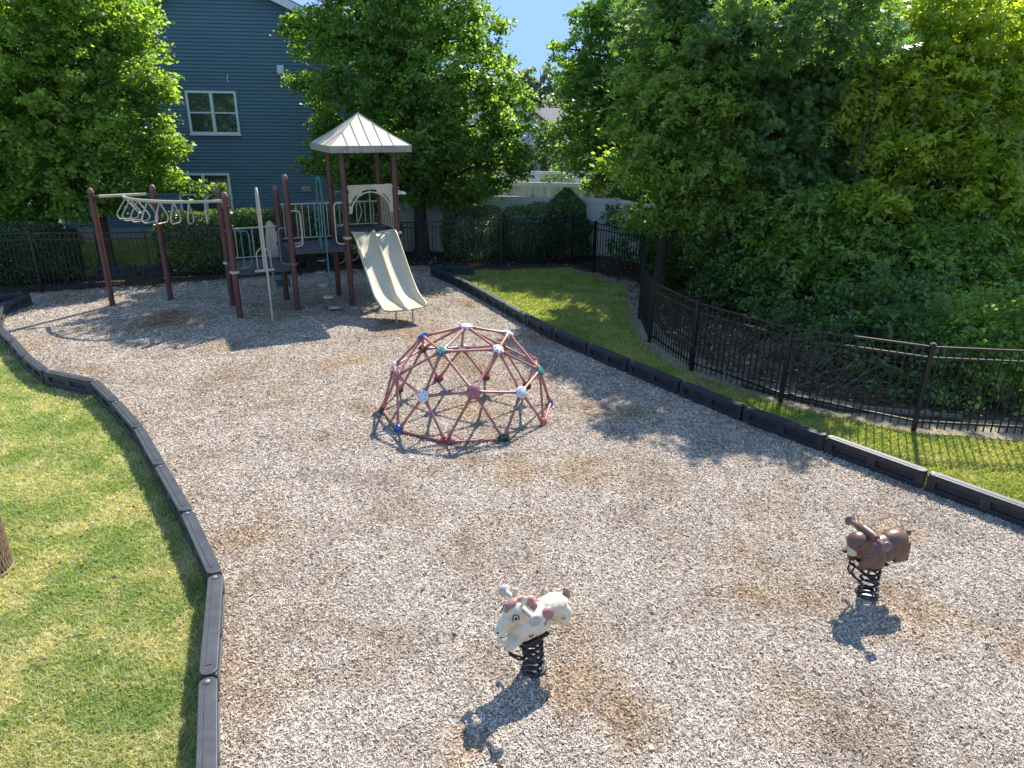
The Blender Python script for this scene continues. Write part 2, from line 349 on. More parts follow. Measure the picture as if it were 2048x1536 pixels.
def tree(name, label, base, height, r0, lobes, lm, lsize=.12, per_m2=3.2, nper=26, crad=.3, kind='leaf', bark='bark', group=None, seed=1, tpl=LEAF4, cat='tree', trunk=True, squash=.8, up=.3):
    rng = np.random.default_rng(seed); base = Vector(base); t = thing(name, base, label, cat, group)
    L = [(tuple(AT(a, b, c)), r) for a, b, c, r in lobes]
    if trunk:
        mb = MB(); cx = np.mean([l[0][0] for l in L]); cy = np.mean([l[0][1] for l in L])
        top = Vector((base.x*.6+cx*.4, base.y*.6+cy*.4, base.z+height)); branchy(mb, base-Vector((0, 0, .1)), top, r0, [l[0] for l in L], rng)
        obj('trunk', mb, M[bark], t, smooth=True)
    C, D = lobe_clusters(L, per_m2, rng, squash)
    keep = C[:, 2] > .15; C, D = C[keep], D[keep]
    if kind in ('leaf', 'mix'):
        n = len(C); cr = crad*rng.uniform(.6, 1.3, n)
        off = rng.normal(size=(n, nper, 3)); off *= (cr[:, None]*np.abs(rng.normal(.75, .3, (n, nper))))[:, :, None]/np.linalg.norm(off, axis=2)[:, :, None]; off[:, :, 2] *= .6
        off[:, :, 2] -= .25*(off[:, :, 0]**2+off[:, :, 1]**2)/crad
        P = (C[:, None, :]+off).reshape(-1, 3); P = P[P[:, 2] > .03]
        leaves('crown', P, lsize, M[lm], t, tpl, up, rng)
    if kind == 'mix':
        idx = np.arange(len(C))
        out, dr, tw = [], [], MB()                   # long arching shoots hanging out of the crown
        front = [i for i in range(len(C)) if D[i][1] < .15 and D[i][2] > -.5]
        for i in rng.choice(front, min(len(front), max(10, int(len(L)*3.2))), replace=False):
            p = C[i]+D[i]*.15; d = np.array([D[i][0], D[i][1]-.3, 0]); d /= np.linalg.norm(d)+1e-6; ln = rng.uniform(.6, 1.25); pp = []
            for q in range(9):
                f = q/8; x = p+d*ln*f*(1-.25*f)+np.array([0, 0, .22*f-ln*.75*f*f]); pp.append(x)
                if q: out += [x]*2; dr += [d+rng.normal(0, .8, 3)*np.array([1, 1, 0]) for _ in range(2)]
            tw.tube([tuple(x) for x in pp], [.010-.001*q for q in range(9)], 4, caps=False)
        tws = obj('hanging_twigs', tw, M['twig'], t); out = np.array(out); kk_ = out[:, 2] > .3  # bare twig tubes of all hanging shoots, joined in one mesh
        sprays('foliage', out[kk_], np.array(dr)[kk_], .30, M['shoot'], tws, rng)
    return t
def bush(name, label, boxes, m, lsize=.06, dens=900, cat='hedge', group=None, seed=3, base=None, stems=True, power=4):
    """clipped or loose bush: superellipsoid shells full of small leaves; boxes = (centre, half sizes, rz)"""
    rng = np.random.default_rng(seed); c0 = Vector(base or boxes[0][0]); t = thing(name, (c0.x, c0.y, 0), label, cat, group); P = []
    st = MB()
    for c, h, rz in boxes:
        area = 8*(h[0]*h[1]+h[0]*h[2]+h[1]*h[2]); n = int(area*dens)
        d = rng.normal(size=(n, 3))*np.array([1, 1, 1.]); d /= (np.abs(d)**power).sum(1)[:, None]**(1/power)
        d *= (1-.30*rng.random(n)**2)[:, None]
        q = d*np.array(h); wob = .10*np.sin(q[:, 0]*3.1+c[0])*np.cos(q[:, 1]*4.3)+.07*np.sin(q[:, 2]*7+q[:, 0]*5); q *= (1+wob[:, None]*.6); q += rng.normal(0, .025, q.shape)
        x = q[:, 0]*cos(rz)-q[:, 1]*sin(rz)+c[0]; y = q[:, 0]*sin(rz)+q[:, 1]*cos(rz)+c[1]; P.append(np.stack([x, y, q[:, 2]+c[2]], 1))
        for i in range(int(3+h[0]*3)):
            a = rng.uniform(-.8, .8)*h[0]; b = rng.uniform(-.5, .5)*h[1]; X = c[0]+a*cos(rz)-b*sin(rz); Y = c[1]+a*sin(rz)+b*cos(rz)
            st.tube([(X, Y, -.05), (X+.1*rng.normal(), Y+.1*rng.normal(), c[2]), (X+.25*rng.normal(), Y+.15*rng.normal(), c[2]+h[2]*.8)], [.03, .02, .006], 5)
    P = np.concatenate(P); P = P[P[:, 2] > .02]
    if stems: obj('stem', st, M['bark'], t)
    leaves('foliage', P, lsize, m, t, LEAF4, .35, rng)
    return t

# ------------------------------------------------------------ ground
LB = [Vector(p) for p in ((-1.32, -1.2, 0), (-1.55, .3, 0), (-1.78, 1.65, 0), (-2.02, 3.0, 0), (-2.37, 4.37, 0), (-2.83, 5.69, 0), (-3.6, 6.82, 0), (-4.41, 7.91, 0), (-5.23, 9.02, 0), (-6.06, 9.97, 0), (-6.87, 10.83, 0), (-7.94, 11.28, 0), (-8.74, 12.02, 0), (-9.52, 12.86, 0), (-10.45, 13.80, 0))]
RB = [Vector(p) for p in ((6.95, 5.78, 0), (6.08, 6.83, 0), (5.22, 7.89, 0), (4.38, 8.93, 0), (3.55, 9.95, 0), (2.82, 11.0, 0), (2.12, 12.05, 0), (1.47, 13.02, 0), (.86, 14.0, 0), (.33, 15.02, 0), (-.16, 16.05, 0), (-.64, 17.07, 0), (-1.14, 18.10, 0), (-1.74, 19.15, 0), (-2.33, 20.11, 0))]
CL1, CL2 = G(5, 612, .2), G(58, 592, .2); CL1.z = CL2.z = 0
F_LEFT = [(-14.4, 17.05, 1.5), (-11.89, 17.47, 1.53), (-9.48, 18.31, 1.44), (-7.75, 19.09, 1.42), (-6.05, 19.86, 1.40), (-4.35, 20.62, 1.38), (-2.65, 21.39, 1.35)]
F_REAR = [(-2.65, 21.39, 1.35), (-.38, 21.45, 1.44), (1.81, 21.96, 1.46)]
F_SIDE = [(1.81, 21.96, 1.46), (2.37, 20.72, 1.46), (3.51, 19.27, 1.44)]
F_GATE = [(2.90, 15.72, 1.20), (2.81, 13.93, 1.27)]
f6 = G(2215, 884); f7 = G(2560, 905)
F_RIGHT = [(2.81, 13.93, 1.27), (3.28, 12.19, 1.30), (4.39, 10.71, 1.29), (6.0, 9.64, 1.34), (f6.x, f6.y, 1.34), (f7.x, f7.y, 1.34)]
_p = G(413, 1536, .2); _d = (Vector((-2.37, 4.37, 0))-Vector((_p.x, _p.y, 0))).normalized()
for _i in range(4): LB[_i] = Vector((-2.37, 4.37, 0))-_d*(1.38*(4-_i))
chip_poly = LB+[Vector((-10.9, 14.3, 0)), CL1, CL2, Vector((-12.2, 17.45, 0)), Vector((-9.5, 18.6, 0)), Vector((-2.65, 21.6, 0)), Vector((-2.2, 20.3, 0))]+RB[::-1]+[Vector((8.6, 3.7, 0)), Vector((9.5, -1.2, 0))]

def patchmat(name, stops, scale, fine, bump, rough=.95, mul=None, mscale=.4, thr=(.4, .65)):
    m, n, b = newmat(name); g = geo_pos(n)
    t = noise(n, scale, 8, .72, g); r = ramp(n, stops); n.links.new(t.outputs[0], r.inputs[0]); c = r.outputs[0]
    v = n.nodes.new('ShaderNodeTexVoronoi'); v.inputs['Scale'].default_value = fine; n.links.new(g, v.inputs['Vector'])
    vr = ramp(n, [(0, (.55, .55, .55)), (1, (1.25, 1.22, 1.2))]); sp = n.nodes.new('ShaderNodeSeparateColor'); n.links.new(v.outputs['Color'], sp.inputs[0]); n.links.new(sp.outputs[0], vr.inputs[0])
    c = mixc(n, c, vr.outputs[0], 1.0, 'MULTIPLY')
    if mul:
        t2 = noise(n, mscale, 4, .6, g); pr = ramp(n, [(thr[0], (0, 0, 0)), (thr[1], (1, 1, 1))]); n.links.new(t2.outputs[0], pr.inputs[0]); c = spots(n, g, mixc(n, c, mul, pr.outputs[0], 'MULTIPLY'))
    n.links.new(c, b.inputs['Base Color']); b.inputs['Roughness'].default_value = rough; b.inputs['Specular IOR Level'].default_value = .2
    if bump:
        bn = n.nodes.new('ShaderNodeBump'); bn.inputs['Strength'].default_value = bump; bn.inputs['Distance'].default_value = .02
        n.links.new(sp.outputs[1], bn.inputs['Height']); n.links.new(bn.outputs[0], b.inputs['Normal'])
    return m
CHIP_MUL = (.72, .58, .40)
M['chips'] = patchmat('wood_chip_bed', [(.30, (.21, .165, .125)), (.5, (.37, .305, .24)), (.72, (.50, .43, .35))], 3.5, 75, .9, mul=CHIP_MUL, mscale=.55, thr=(.52, .72))
M['chip'] = islandmat('loose_wood_chip', [(0, (.12, .09, .070)), (.16, (.28, .225, .18)), (.40, (.49, .41, .33)), (.8, (.62, .535, .445)), (1, (.76, .68, .58))], .85, CHIP_MUL, 0, .55, (.52, .72))
LAWN = [(.30, (.18, .22, .07)), (.46, (.22, .25, .08)), (.53, (.33, .31, .13)), (.62, (.48, .41, .24))]
M['lawn'] = patchmat('lawn_soil', LAWN, 1.3, 60, .4)
M['lawn_r'] = patchmat('lawn_shade_soil', [(.3, (.10, .14, .035)), (.5, (.17, .21, .06)), (.7, (.30, .28, .12))], 1.1, 60, .4)  # darker copy of the lawn soil with shade mixed into the colour
def grassmat(name, stops, scale, vary):
    m, n, b = newmat(name); g = n.nodes.new('ShaderNodeNewGeometry'); t = noise(n, scale, 8, .72, g.outputs['Position'])
    a = n.nodes.new('ShaderNodeMath'); a.operation = 'MULTIPLY_ADD'; n.links.new(g.outputs['Random Per Island'], a.inputs[0]); a.inputs[1].default_value = vary; n.links.new(t.outputs[0], a.inputs[2])
    s = n.nodes.new('ShaderNodeMath'); s.operation = 'SUBTRACT'; n.links.new(a.outputs[0], s.inputs[0]); s.inputs[1].default_value = vary/2
    r = ramp(n, stops); n.links.new(s.outputs[0], r.inputs[0]); n.links.new(r.outputs[0], b.inputs['Base Color']); b.inputs['Roughness'].default_value = .6; b.inputs['Specular IOR Level'].default_value = .25
    tr = n.nodes.new('ShaderNodeBsdfTranslucent'); mm = mixc(n, r.outputs[0], (1.5, 1.5, .6), 1.0, 'MULTIPLY'); n.links.new(mm, tr.inputs[0]); mx = n.nodes.new('ShaderNodeMixShader'); mx.inputs[0].default_value = .45
    n.links.new(b.outputs[0], mx.inputs[1]); n.links.new(tr.outputs[0], mx.inputs[2]); n.links.new(mx.outputs[0], n.nodes['Material Output'].inputs[0]); return m
M['blade'] = grassmat('grass_blade', [(.28, (.21, .30, .10)), (.42, (.28, .36, .13)), (.53, (.42, .42, .21)), (.62, (.62, .56, .39))], 1.3, .26)
M['blade_r'] = grassmat('grass_blade_shade', [(.28, (.18, .25, .055)), (.48, (.30, .35, .09)), (.64, (.48, .44, .20))], 1.1, .25)  # darker copy of the blades, shade carried in the colour
M['earth'] = patchmat('ground_soil', [(.3, (.05, .08, .02)), (.6, (.10, .12, .04)), (.8, (.16, .13, .08))], .5, 20, .3)
M['litter'] = patchmat('leaf_litter', [(.3, (.035, .024, .016)), (.55, (.09, .062, .042)), (.75, (.20, .15, .10))], 2.5, 22, .8)
M['dirt'] = patchmat('dry_dirt', [(.3, (.17, .135, .09)), (.6, (.27, .23, .16)), (.8, (.36, .31, .23))], 2, 40, .5)
M['litterleaf'] = islandmat('fallen_leaf', [(0, (.05, .03, .02)), (.5, (.14, .09, .055)), (.85, (.30, .22, .14)), (1, (.42, .36, .26))], .8)

def sheet(name, pts, z, m, kind='structure', jag=0):
    P = [Vector((p[0], p[1], 0)) for p in pts]
    if jag:
        Q = []
        for i, p in enumerate(P):
            q = P[(i+1) % len(P)]; k = max(1, int((q-p).length/.25)) if (q-p).length < 12 else 1
            for j in range(k): Q.append(p.lerp(q, j/k)+Vector((random.uniform(-jag, jag), random.uniform(-jag, jag), 0)))
        P = Q
    mb = MB(); mb.add([(p.x, p.y, z) for p in P], [tuple(range(len(P)))]); o = obj(name, mb, m); tag(o, kind=kind)
    if o.data.polygons[0].normal.z < 0: o.data.flip_normals()
    return o
def inside(pts, X, Y):
    c = np.zeros(len(X), bool); n = len(pts)
    for i in range(n):
        a, b = pts[i], pts[(i+1) % n]
        cond = (a[1] > Y) != (b[1] > Y); xi = (b[0]-a[0])*(Y-a[1])/((b[1]-a[1]) or 1e-9)+a[0]; c ^= cond & (X < xi)
    return c
def scatter(pts, n, y0, y1, x0, x1, pw=2.0, rng=RNG):
    """random points inside pts, density falling with distance from the camera's side"""
    u = rng.random(n*3); x = rng.uniform(x0, x1, n*3)
    a, b = y0+4.4, y1+4.4; Y = 1/(1/a+(1/b-1/a)*u)-4.4 if pw == 2 else y0+(y1-y0)*u
    k = inside(pts, x, Y) & (np.abs(x) < .80*(Y*.93+1.6)+1.0); return np.stack([x[k], Y[k]], 1)[:n]

sheet('ground', [(-300, -60), (300, -60), (300, 500), (-300, 500)], -.13, M['earth'])
lawn_left_poly = [p+Vector((0, 0, 0)) for p in LB]+[Vector((-10.9, 14.2, 0)), CL1, CL2, Vector((-12.4, 17.3, 0)), Vector((-30, 15.5, 0)), Vector((-30, -1.2, 0))]
sheet('lawn', lawn_left_poly, -.07, M['lawn'])
rear_poly = [(-30, 15.4), (-12.2, 17.4), (-9.5, 18.5), (-2.65, 21.5), (-2.65, 26), (-30, 27)]
sheet('rear_lawn', rear_poly, -.016, M['lawn_r'])
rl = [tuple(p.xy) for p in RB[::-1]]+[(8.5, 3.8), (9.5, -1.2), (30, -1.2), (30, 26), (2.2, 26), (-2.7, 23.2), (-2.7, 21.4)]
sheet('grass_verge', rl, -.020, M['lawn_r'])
sheet('leaf_litter', [(-2.9, 21.1), (-.4, 21.1), (1.75, 21.6), (2.3, 20.5), (3.2, 19.2), (3.1, 15.8), (3.3, 13.7), (3.9, 12.2), (5.0, 11.05), (6.3, 10.3), (8, 9.9), (11, 9.9), (30, 9.9), (30, 45), (-3, 45)], -.010, M['litter'], jag=.09)
sheet('dirt_strip', [(1.7, 21.3), (2.15, 20.45), (3.0, 19.1), (2.72, 17), (2.62, 15.6), (2.58, 13.9), (3.0, 12.2), (4.2, 10.72), (5.9, 9.55), (7.5, 9.25), (12, 9.0), (12, 10.2), (8, 10.1), (6.3, 10.2), (5.0, 11.1), (3.9, 12.3), (3.3, 13.8), (3.25, 15.8), (3.7, 19.2), (2.5, 20.6)], -.006, M['dirt'], jag=.08)
sheet('mulch_bed', [(-30, 15.7), (-12.2, 17.42), (-9.5, 18.55), (-2.6, 21.5), (-2.6, 24.4), (-5, 23.2), (-9, 21.4), (-10.4, 20.6), (-10.9, 19.6), (-12.0, 19.4), (-30, 18.6)], -.012, M['litter'], jag=.07)
chipb = sheet('wood_chip_bed', chip_poly, 0, M['chips'])

rng = np.random.default_rng(11)
P = scatter([tuple(p.xy) for p in chip_poly], 850000, 1.6, 21.5, -13, 9, 2, rng)
wr = np.min([np.hypot(P[:, 0]-x, P[:, 1]-y)/r for x, y, r in SPOTS], axis=0); P = P[(wr > .9) | (rng.random(len(P)) < .62+.38*np.clip(wr, 0, 1)**2)]
C = np.c_[P, rng.uniform(.0, .014, len(P))]
A, B, N = frames(len(C), .75, rng); s = (.011+.027*rng.random(len(C))**1.5)*(1+.035*P[:, 1]); T = CHIP
V = C[:, None, :]+s[:, None, None]*(T[None, :, 0, None]*A[:, None, :]+T[None, :, 1, None]*B[:, None, :]*rng.uniform(.7, 1.8, (len(C), 1, 1))+T[None, :, 2, None]*N[:, None, :])
V = V.reshape(-1, 3); V[:, 2] = np.maximum(V[:, 2], .002)
tag(npmesh('wood_chips', V, np.arange(len(V)).reshape(-1, 4), M['chip']), 'loose grey and tan wood chips covering the play area', 'wood chips', kind='stuff')
def blades(name, poly, n, y0, y1, x0, x1, z, h, m, label, pw=2, seed=5):
    rng = np.random.default_rng(seed); P = scatter(poly, n, y0, y1, x0, x1, pw, rng); k = len(P); a = rng.uniform(0, 2*pi, k); hh = h*rng.uniform(.5, 1.3, k); wd = .0045*(1+P[:, 1]*.16)
    ln = rng.normal(0, .75, (k, 2))*hh[:, None]
    b0 = np.c_[P[:, 0]-np.cos(a)*wd, P[:, 1]-np.sin(a)*wd, np.full(k, z)]; b1 = np.c_[P[:, 0]+np.cos(a)*wd, P[:, 1]+np.sin(a)*wd, np.full(k, z)]; t = np.c_[P+ln, z+hh]
    V = np.stack([b0, b1, t], 1).reshape(-1, 3); tag(npmesh(name, V, np.arange(k*3).reshape(-1, 3), m), label, 'grass', kind='stuff')
blades('grass', [tuple(p.xy) for p in lawn_left_poly], 300000, 1.4, 16.5, -14, -1.1, -.07, .042, M['blade'], 'sunlit short grass with dry straw patches left of the play area')
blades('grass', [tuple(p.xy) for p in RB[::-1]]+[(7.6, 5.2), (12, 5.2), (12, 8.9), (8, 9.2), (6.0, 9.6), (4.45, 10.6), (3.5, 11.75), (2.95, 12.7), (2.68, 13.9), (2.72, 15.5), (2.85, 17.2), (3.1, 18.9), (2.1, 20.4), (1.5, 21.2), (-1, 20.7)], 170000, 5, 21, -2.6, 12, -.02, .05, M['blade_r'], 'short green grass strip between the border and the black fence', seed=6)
blades('grass', [(-16, 19.3), (-12, 19.5), (-10.9, 19.7), (-10.4, 20.7), (-9, 21.5), (-5, 23.4), (-3, 24.6), (-4, 25.4), (-16, 25)], 40000, 19, 25.4, -16, -3, -.016, .06, M['blade_r'], 'lawn between the blue house and the hedge', pw=1, seed=8)
rng = np.random.default_rng(21)
Q = np.c_[rng.uniform(-3, 12, 16000), rng.uniform(9.8, 24, 16000)]; fl = inside([(-2.9, 21.1), (1.75, 21.7), (2.4, 20.5), (3.1, 19.2), (2.9, 15.8), (3.0, 13.7), (3.6, 12.2), (4.7, 10.9), (6.3, 10.1), (12, 9.6), (12, 24), (-3, 24)], Q[:, 0], Q[:, 1]); Q = Q[fl]
tag(leaves('fallen_leaves', np.c_[Q, rng.uniform(0, .03, len(Q))], .085, M['litterleaf'], up=1.5, rng=rng), 'brown fallen leaves under the trees behind the fence', 'fallen leaves', kind='stuff')

# ------------------------------------------------------------ plastic border timbers
def border(a, b, label, m='border', h=.27, z0=-.02, group='plastic border timbers round the wood chips', z=None):
    a, b = Vector((a[0], a[1], 0)), Vector((b[0], b[1], 0)); L = (b-a).length; X = (b-a)/L; Yv = Vector((-X.y, X.x, 0)); Z = Vector((0, 0, 1)); o = (a+b)/2; ax = (X, Yv, Z)
    t = thing('border_timber', (a.x, a.y, z0), label, 'border timber', group); mb = MB(); W = .13
    base = o+Z*z0
    def bx(x0, x1, zz0, zz1, wd): mb.box(base+X*((x0+x1)/2)+Z*((zz0+zz1)/2), (x1-x0, wd, zz1-zz0), ax=ax)
    e = L/2; bx(-e+.02, e-.02, 0.0, h-.02, W-.085)
    for x0, x1 in ((-e+.02, -e+.13), (-.06, .06), (e-.13, e-.02)): bx(x0, x1, .001, h-.034, W-.004)
    bx(-e+.021, e-.021, .002, .10, W); bx(-e+.021, e-.021, h-.085, h-.03, W)
    # top slab with rounded ends and a shallow raised centre strip
    def slab(w_, z0_, z1_, cut=0):
        pts = []; r_ = w_/2; e2 = e-.012-cut
        for a0, cx in ((90, -e2), (-90, e2-.0)):
            for q in range(9): an = radians(a0+180*q/8); pts.append((cx+(r_ if cx < 0 else -r_)+r_*cos(an), r_*sin(an)))
        m_ = len(pts); vs_ = [base+X*p_[0]+Yv*p_[1]+Z*z0_ for p_ in pts]+[base+X*p_[0]+Yv*p_[1]+Z*z1_ for p_ in pts]
        mb.add(vs_, [tuple(range(m_))[::-1], tuple(range(m_, 2*m_))]+[(q, (q+1) % m_, m_+(q+1) % m_, m_+q) for q in range(m_)])
    slab(W+.006, h-.032, h-.004)
    obj('rail', mb, M[m], t, bevel=.006)
    st_ = MB(); st_.box(base+Z*(h-.0025), (L-.24, W*.34, .007), ax=ax); obj('top_ridge', st_, M[m], t)
    k = MB(); c_ = b-X*.062+Z*(z0+h-.0045); k.lathe(c_, [(.040, 0), (.038, .005), (.029, .005), (.028, .001), (.004, .001)], 18)
    kn = obj('knuckle', k, M[m], t, smooth=True)
    pin = MB(); pin.lathe(c_+Z*.001, [(.021, 0), (.019, .006), (.006, .008)], 12); obj('spike_head', pin, M['steel'], kn, smooth=True)
    return t
ll = ['nearest border timber, at the bottom edge of the photo beside the lawn', 'straight border timber second from the bottom edge on the lawn side', 'border timber at the bend where the lawn edge starts to slant', 'border timber just past the first bend, its shadow wide on the lawn', 'left border timber level with the near dry patch of lawn', 'left border timber between the lawn and chips, level with the dome front', 'left border timber just in front of the sharp corner piece', 'short steep border timber right after the sideways piece', 'border timber set sideways with its slotted face towards the camera', 'border timber directly left of the sideways slotted one', 'border timber on the left lawn, second past the sideways one', 'far left border timber by the photo edge, below the black corner']
for i in range(2, len(LB)-1):
    border(LB[i], LB[i+1], ll[i-2] if i-2 < len(ll) else 'far left border timber', z0=-.06)
rlb = ['right border timber leaving the photo at the right edge above the brown rider', 'right border timber below the sunlit patch of grass', 'right border timber under the widest fence gap, second from the right edge', 'right border timber in line with the third fence post from the right', 'right border timber opposite the shaded chips, near the fence bend', 'right border timber in full shade opposite the short fence panel', 'right border timber level with the top of the dome', 'right border timber just beyond the dome top', 'slim shaded border timber by the small dark grass', 'border timber beside the sunlit grass, near the slide foot', 'border timber beside the slide bottom on the grass side', 'dark green border timber before the far end of the row', 'farthest dark green border timber, reaching the fence corner', 'border timber beyond the right photo edge']
for i in range(1, len(RB)-1):
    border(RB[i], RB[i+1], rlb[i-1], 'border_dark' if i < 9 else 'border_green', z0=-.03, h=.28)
border(G(950, 549), G(872, 549), 'dark green border timber lying across the far end by the black fence', 'border_green', h=.27)
border(CL2, CL1, 'black border timber at the far left corner below the fence', 'border', h=.27)
border(CL1+Vector((.02, -.1, 0)), Vector((-10.75, 14.15, 0)), 'black border timber on the left photo edge under the corner', 'border', h=.27)
border(G(-30, 598, .2)+Vector((0, 0, -.2)), G(52, 589, .2)+Vector((-.15, .12, -.2)), 'black border timber running to the left photo edge by the fence', 'border', h=.25)
for k, (x0, x1, y, lb) in enumerate(((166, 262, 570, 'spare border timber behind the fence at the foot of the left tree'), (262, 362, 566, 'spare border timber behind the fence below the hedge end'), (364, 446, 560, 'spare border timber behind the fence beside the twin posts'), (600, 668, 548, 'spare border timber behind the fence under the middle deck'))):
    a, b = G(x0, y-6), G(x1-6, y-12); d = Vector((-.0, .55, 0)); border(a+d, b+d, lb, 'border', h=.3, group='spare border timbers behind the fence')

# ------------------------------------------------------------ black metal fences
def fence(pts, label, n_post=None):
    t = thing('metal_fence', (pts[0][0], pts[0][1], 0), label, 'fence', 'black metal picket fences')
    for i, (x, y, h) in enumerate(pts):
        if n_post and i in n_post: continue
        d = Vector((pts[min(i+1, len(pts)-1)][0]-pts[max(i-1, 0)][0], pts[min(i+1, len(pts)-1)][1]-pts[max(i-1, 0)][1], 0)); a = atan2(d.y, d.x)
        mb = MB(); mb.box((x, y, h/2-.04), (.062, .062, h+.08), a); mb.box((x, y, h+.012), (.074, .074, .022), a); mb.box((x, y, h+.03), (.05, .05, .016), a); obj('post', mb, M['fence'], t)
    for (x0, y0, h0), (x1, y1, h1) in zip(pts[:-1], pts[1:]):
        a, b = Vector((x0, y0, 0)), Vector((x1, y1, 0)); L = (b-a).length; X = (b-a)/L; n = max(4, round(L/.107)); mb = MB(); Yv = Vector((-X.y, X.x, 0))
        def rail(zt0, zt1, hh_=.030, wd=.030):
            p, q = a+X*.033+Vector((0, 0, zt0)), b-X*.033+Vector((0, 0, zt1)); dd = (q-p).normalized(); mb.box((p+q)/2, ((q-p).length, wd, hh_), ax=(dd, Yv, dd.cross(Yv)))
        for f0 in (-.025, -.185): rail(h0+f0, h1+f0)
        rail(.16, .16)
        for k in range(1, n):
            s_ = k/n; p = a+X*(L*s_); hk = h0+(h1-h0)*s_-.030; mb.box((p.x, p.y, (hk+.05)/2), (.0165, .0165, hk-.05), atan2(X.y, X.x))
        obj('picket_panel', mb, M['fence'], t)
    return t
fence(F_LEFT, 'black metal picket fence behind the play structure, running from the left photo edge')
fence(F_REAR, 'black metal picket fence in front of the far clipped shrubs', n_post=(0,))
fence(F_SIDE, 'black metal picket fence from the far corner towards the right trees', n_post=(0,))
fence([(3.51, 19.27, 1.44), (3.25, 17.5, 1.30), (2.90, 15.72, 1.20)], 'black picket fence seen nearly end-on beyond the short panel', n_post=(0, 2))
fence(F_GATE, 'short black picket panel seen edge-on at the fence bend')
fence(F_RIGHT, 'black metal picket fence curving along the right grass strip', n_post=(0,))

# ------------------------------------------------------------ play structure
PS = dict(P1=(-9.49, 16.29, 2.72), P2=(-8.40, 16.92, 2.75), P3a=(-6.70, 16.46, 2.75), P3b=(-6.15, 15.42, 2.76), P4=(-5.04, 16.08, 3.08), P5=(-5.59, 17.05, 2.75), P6=(-3.87, 16.59, 3.54), P7=(-4.42, 17.57, 3.52), P8=(-2.80, 17.15, 3.54), P9=(-3.36, 18.08, 3.52))
PV = {k: Vector((v[0], v[1], 0)) for k, v in PS.items()}
play = thing('play_structure', (-5.5, 16.8, 0), 'brown post play structure with roofed tower, double slide and ring ladder', 'play structure')
clampz = dict(P1=(2.52,), P2=(2.52,), P3a=(2.45, 1.65, 1.03), P3b=(2.45, 1.95, 1.03), P4=(2.25, 1.45, 1.10), P5=(2.2, 1.4), P6=(2.65, 2.38, 1.62, 1.40), P7=(2.6, 1.64), P8=(2.70, 2.2, 1.66), P9=(2.65, 1.66))
for k, (x, y, h) in PS.items():
    mb = MB(); r = .064; free = h < 3.3
    prof = [(r, -.05), (r, h-.09)]+[(r*cos(radians(a)), h-.075+.07*sin(radians(a))) for a in (0, 30, 55, 75, 88)] if free else [(r, -.05), (r, h)]
    mb.lathe((x, y, 0), prof[:2] if free else prof, 20); po = obj('post', mb, M['brown'], play, smooth=True)
    if free: c = MB(); c.lathe((x, y, 0), [(r*1.03, h-.12)]+[(r*1.03*cos(radians(a)), h-.09+.085*sin(radians(a))) for a in (0, 30, 55, 75, 88)], 20); obj('post_cap', c, M['brown_cap'], po, smooth=True)
    for z in clampz[k]:
        c = MB(); c.lathe((x, y, z-.028), [(r+.012, 0), (r+.012, .056)], 20)
        for a in (20, 160, 200, 340): c.box((x+cos(radians(a))*(r+.022), y+sin(radians(a))*(r+.022), z), (.03, .03, .05), radians(a))
        obj('clamp', c, M['tan'] if z in (1.03, 1.62, 1.66) else M['brown_cap'] if z < 1.2 else M['brown'], po, smooth=False)
def deck(ps, z, lab=None):
    mb = MB(); c = sum(ps, Vector())/4; P = [c+(p-c)*.985 for p in ps]
    mb.add([(p.x, p.y, z) for p in P]+[(p.x, p.y, z-.05) for p in P], [(0, 1, 2, 3), (7, 6, 5, 4)]+[(i, (i+4), (i+1) % 4+4, (i+1) % 4) for i in range(4)])
    Pn = [c+(p-c)*.99 for p in ps]
    for i in range(4):
        a, b = Pn[i], Pn[(i+1) % 4]; X = (b-a).normalized(); mb.box((a+b)/2+Vector((0, 0, z-.055)), ((b-a).length-.13, .035, .12), atan2(X.y, X.x))
    o = obj('deck', mb, M['deck'], play); 
    if lab: o['label'] = lab
    return o
deck([PV['P3b'], PV['P4'], PV['P5'], PV['P3a']], 1.06, 'lowest dark deck beside the ring ladder')
deck([PV['P4'], PV['P6'], PV['P7'], PV['P5']], 1.42, 'middle dark deck')
deck([PV['P6'], PV['P8'], PV['P9'], PV['P7']], 1.68, 'highest dark deck under the roof')
# brown riser board below the middle deck
mb = MB(); a, b = PV['P5'], PV['P7']; X = (b-a).normalized(); mb.box((a+b)/2+Vector((0, 0, 1.24)), ((b-a).length-.14, .03, .22), atan2(X.y, X.x)); obj('riser_board', mb, M['brown'], play)
mb = MB(); a, b = PV['P4'], PV['P5']; X = (b-a).normalized(); mb.box((a+b)/2+Vector((0, 0, 1.20)), ((b-a).length-.14, .03, .24), atan2(X.y, X.x)); obj('riser_board', mb, M['deck'], play)
# roof
tc_ = (PV['P6']+PV['P7']+PV['P8']+PV['P9'])/4; u = (PV['P8']-PV['P6']).normalized(); v_ = Vector((-u.y, u.x, 0)); RW = .93; ez, pz = 3.66, 4.34
cor = [tc_+u*(a*RW)+v_*(b*RW) for a, b in ((-1, -1), (1, -1), (1, 1), (-1, 1))]
mb = MB(); K = 6
def rz_(t): return ez+(pz-ez)*(t-.035*sin(pi*t))
vs = []
for i in range(4):
    for j in range(K+1):
        t = j/K; a = cor[i].lerp(tc_, t); vs.append((a.x, a.y, rz_(t)))
fs = [(i*(K+1)+j, ((i+1) % 4)*(K+1)+j, ((i+1) % 4)*(K+1)+j+1, i*(K+1)+j+1) for i in range(4) for j in range(K-1)]
fs += [(i*(K+1)+K-1, ((i+1) % 4)*(K+1)+K-1, i*(K+1)+K) for i in range(4)]
n0 = len(vs); vs += [(c.x, c.y, ez) for c in cor]; fs.append((n0+3, n0+2, n0+1, n0))
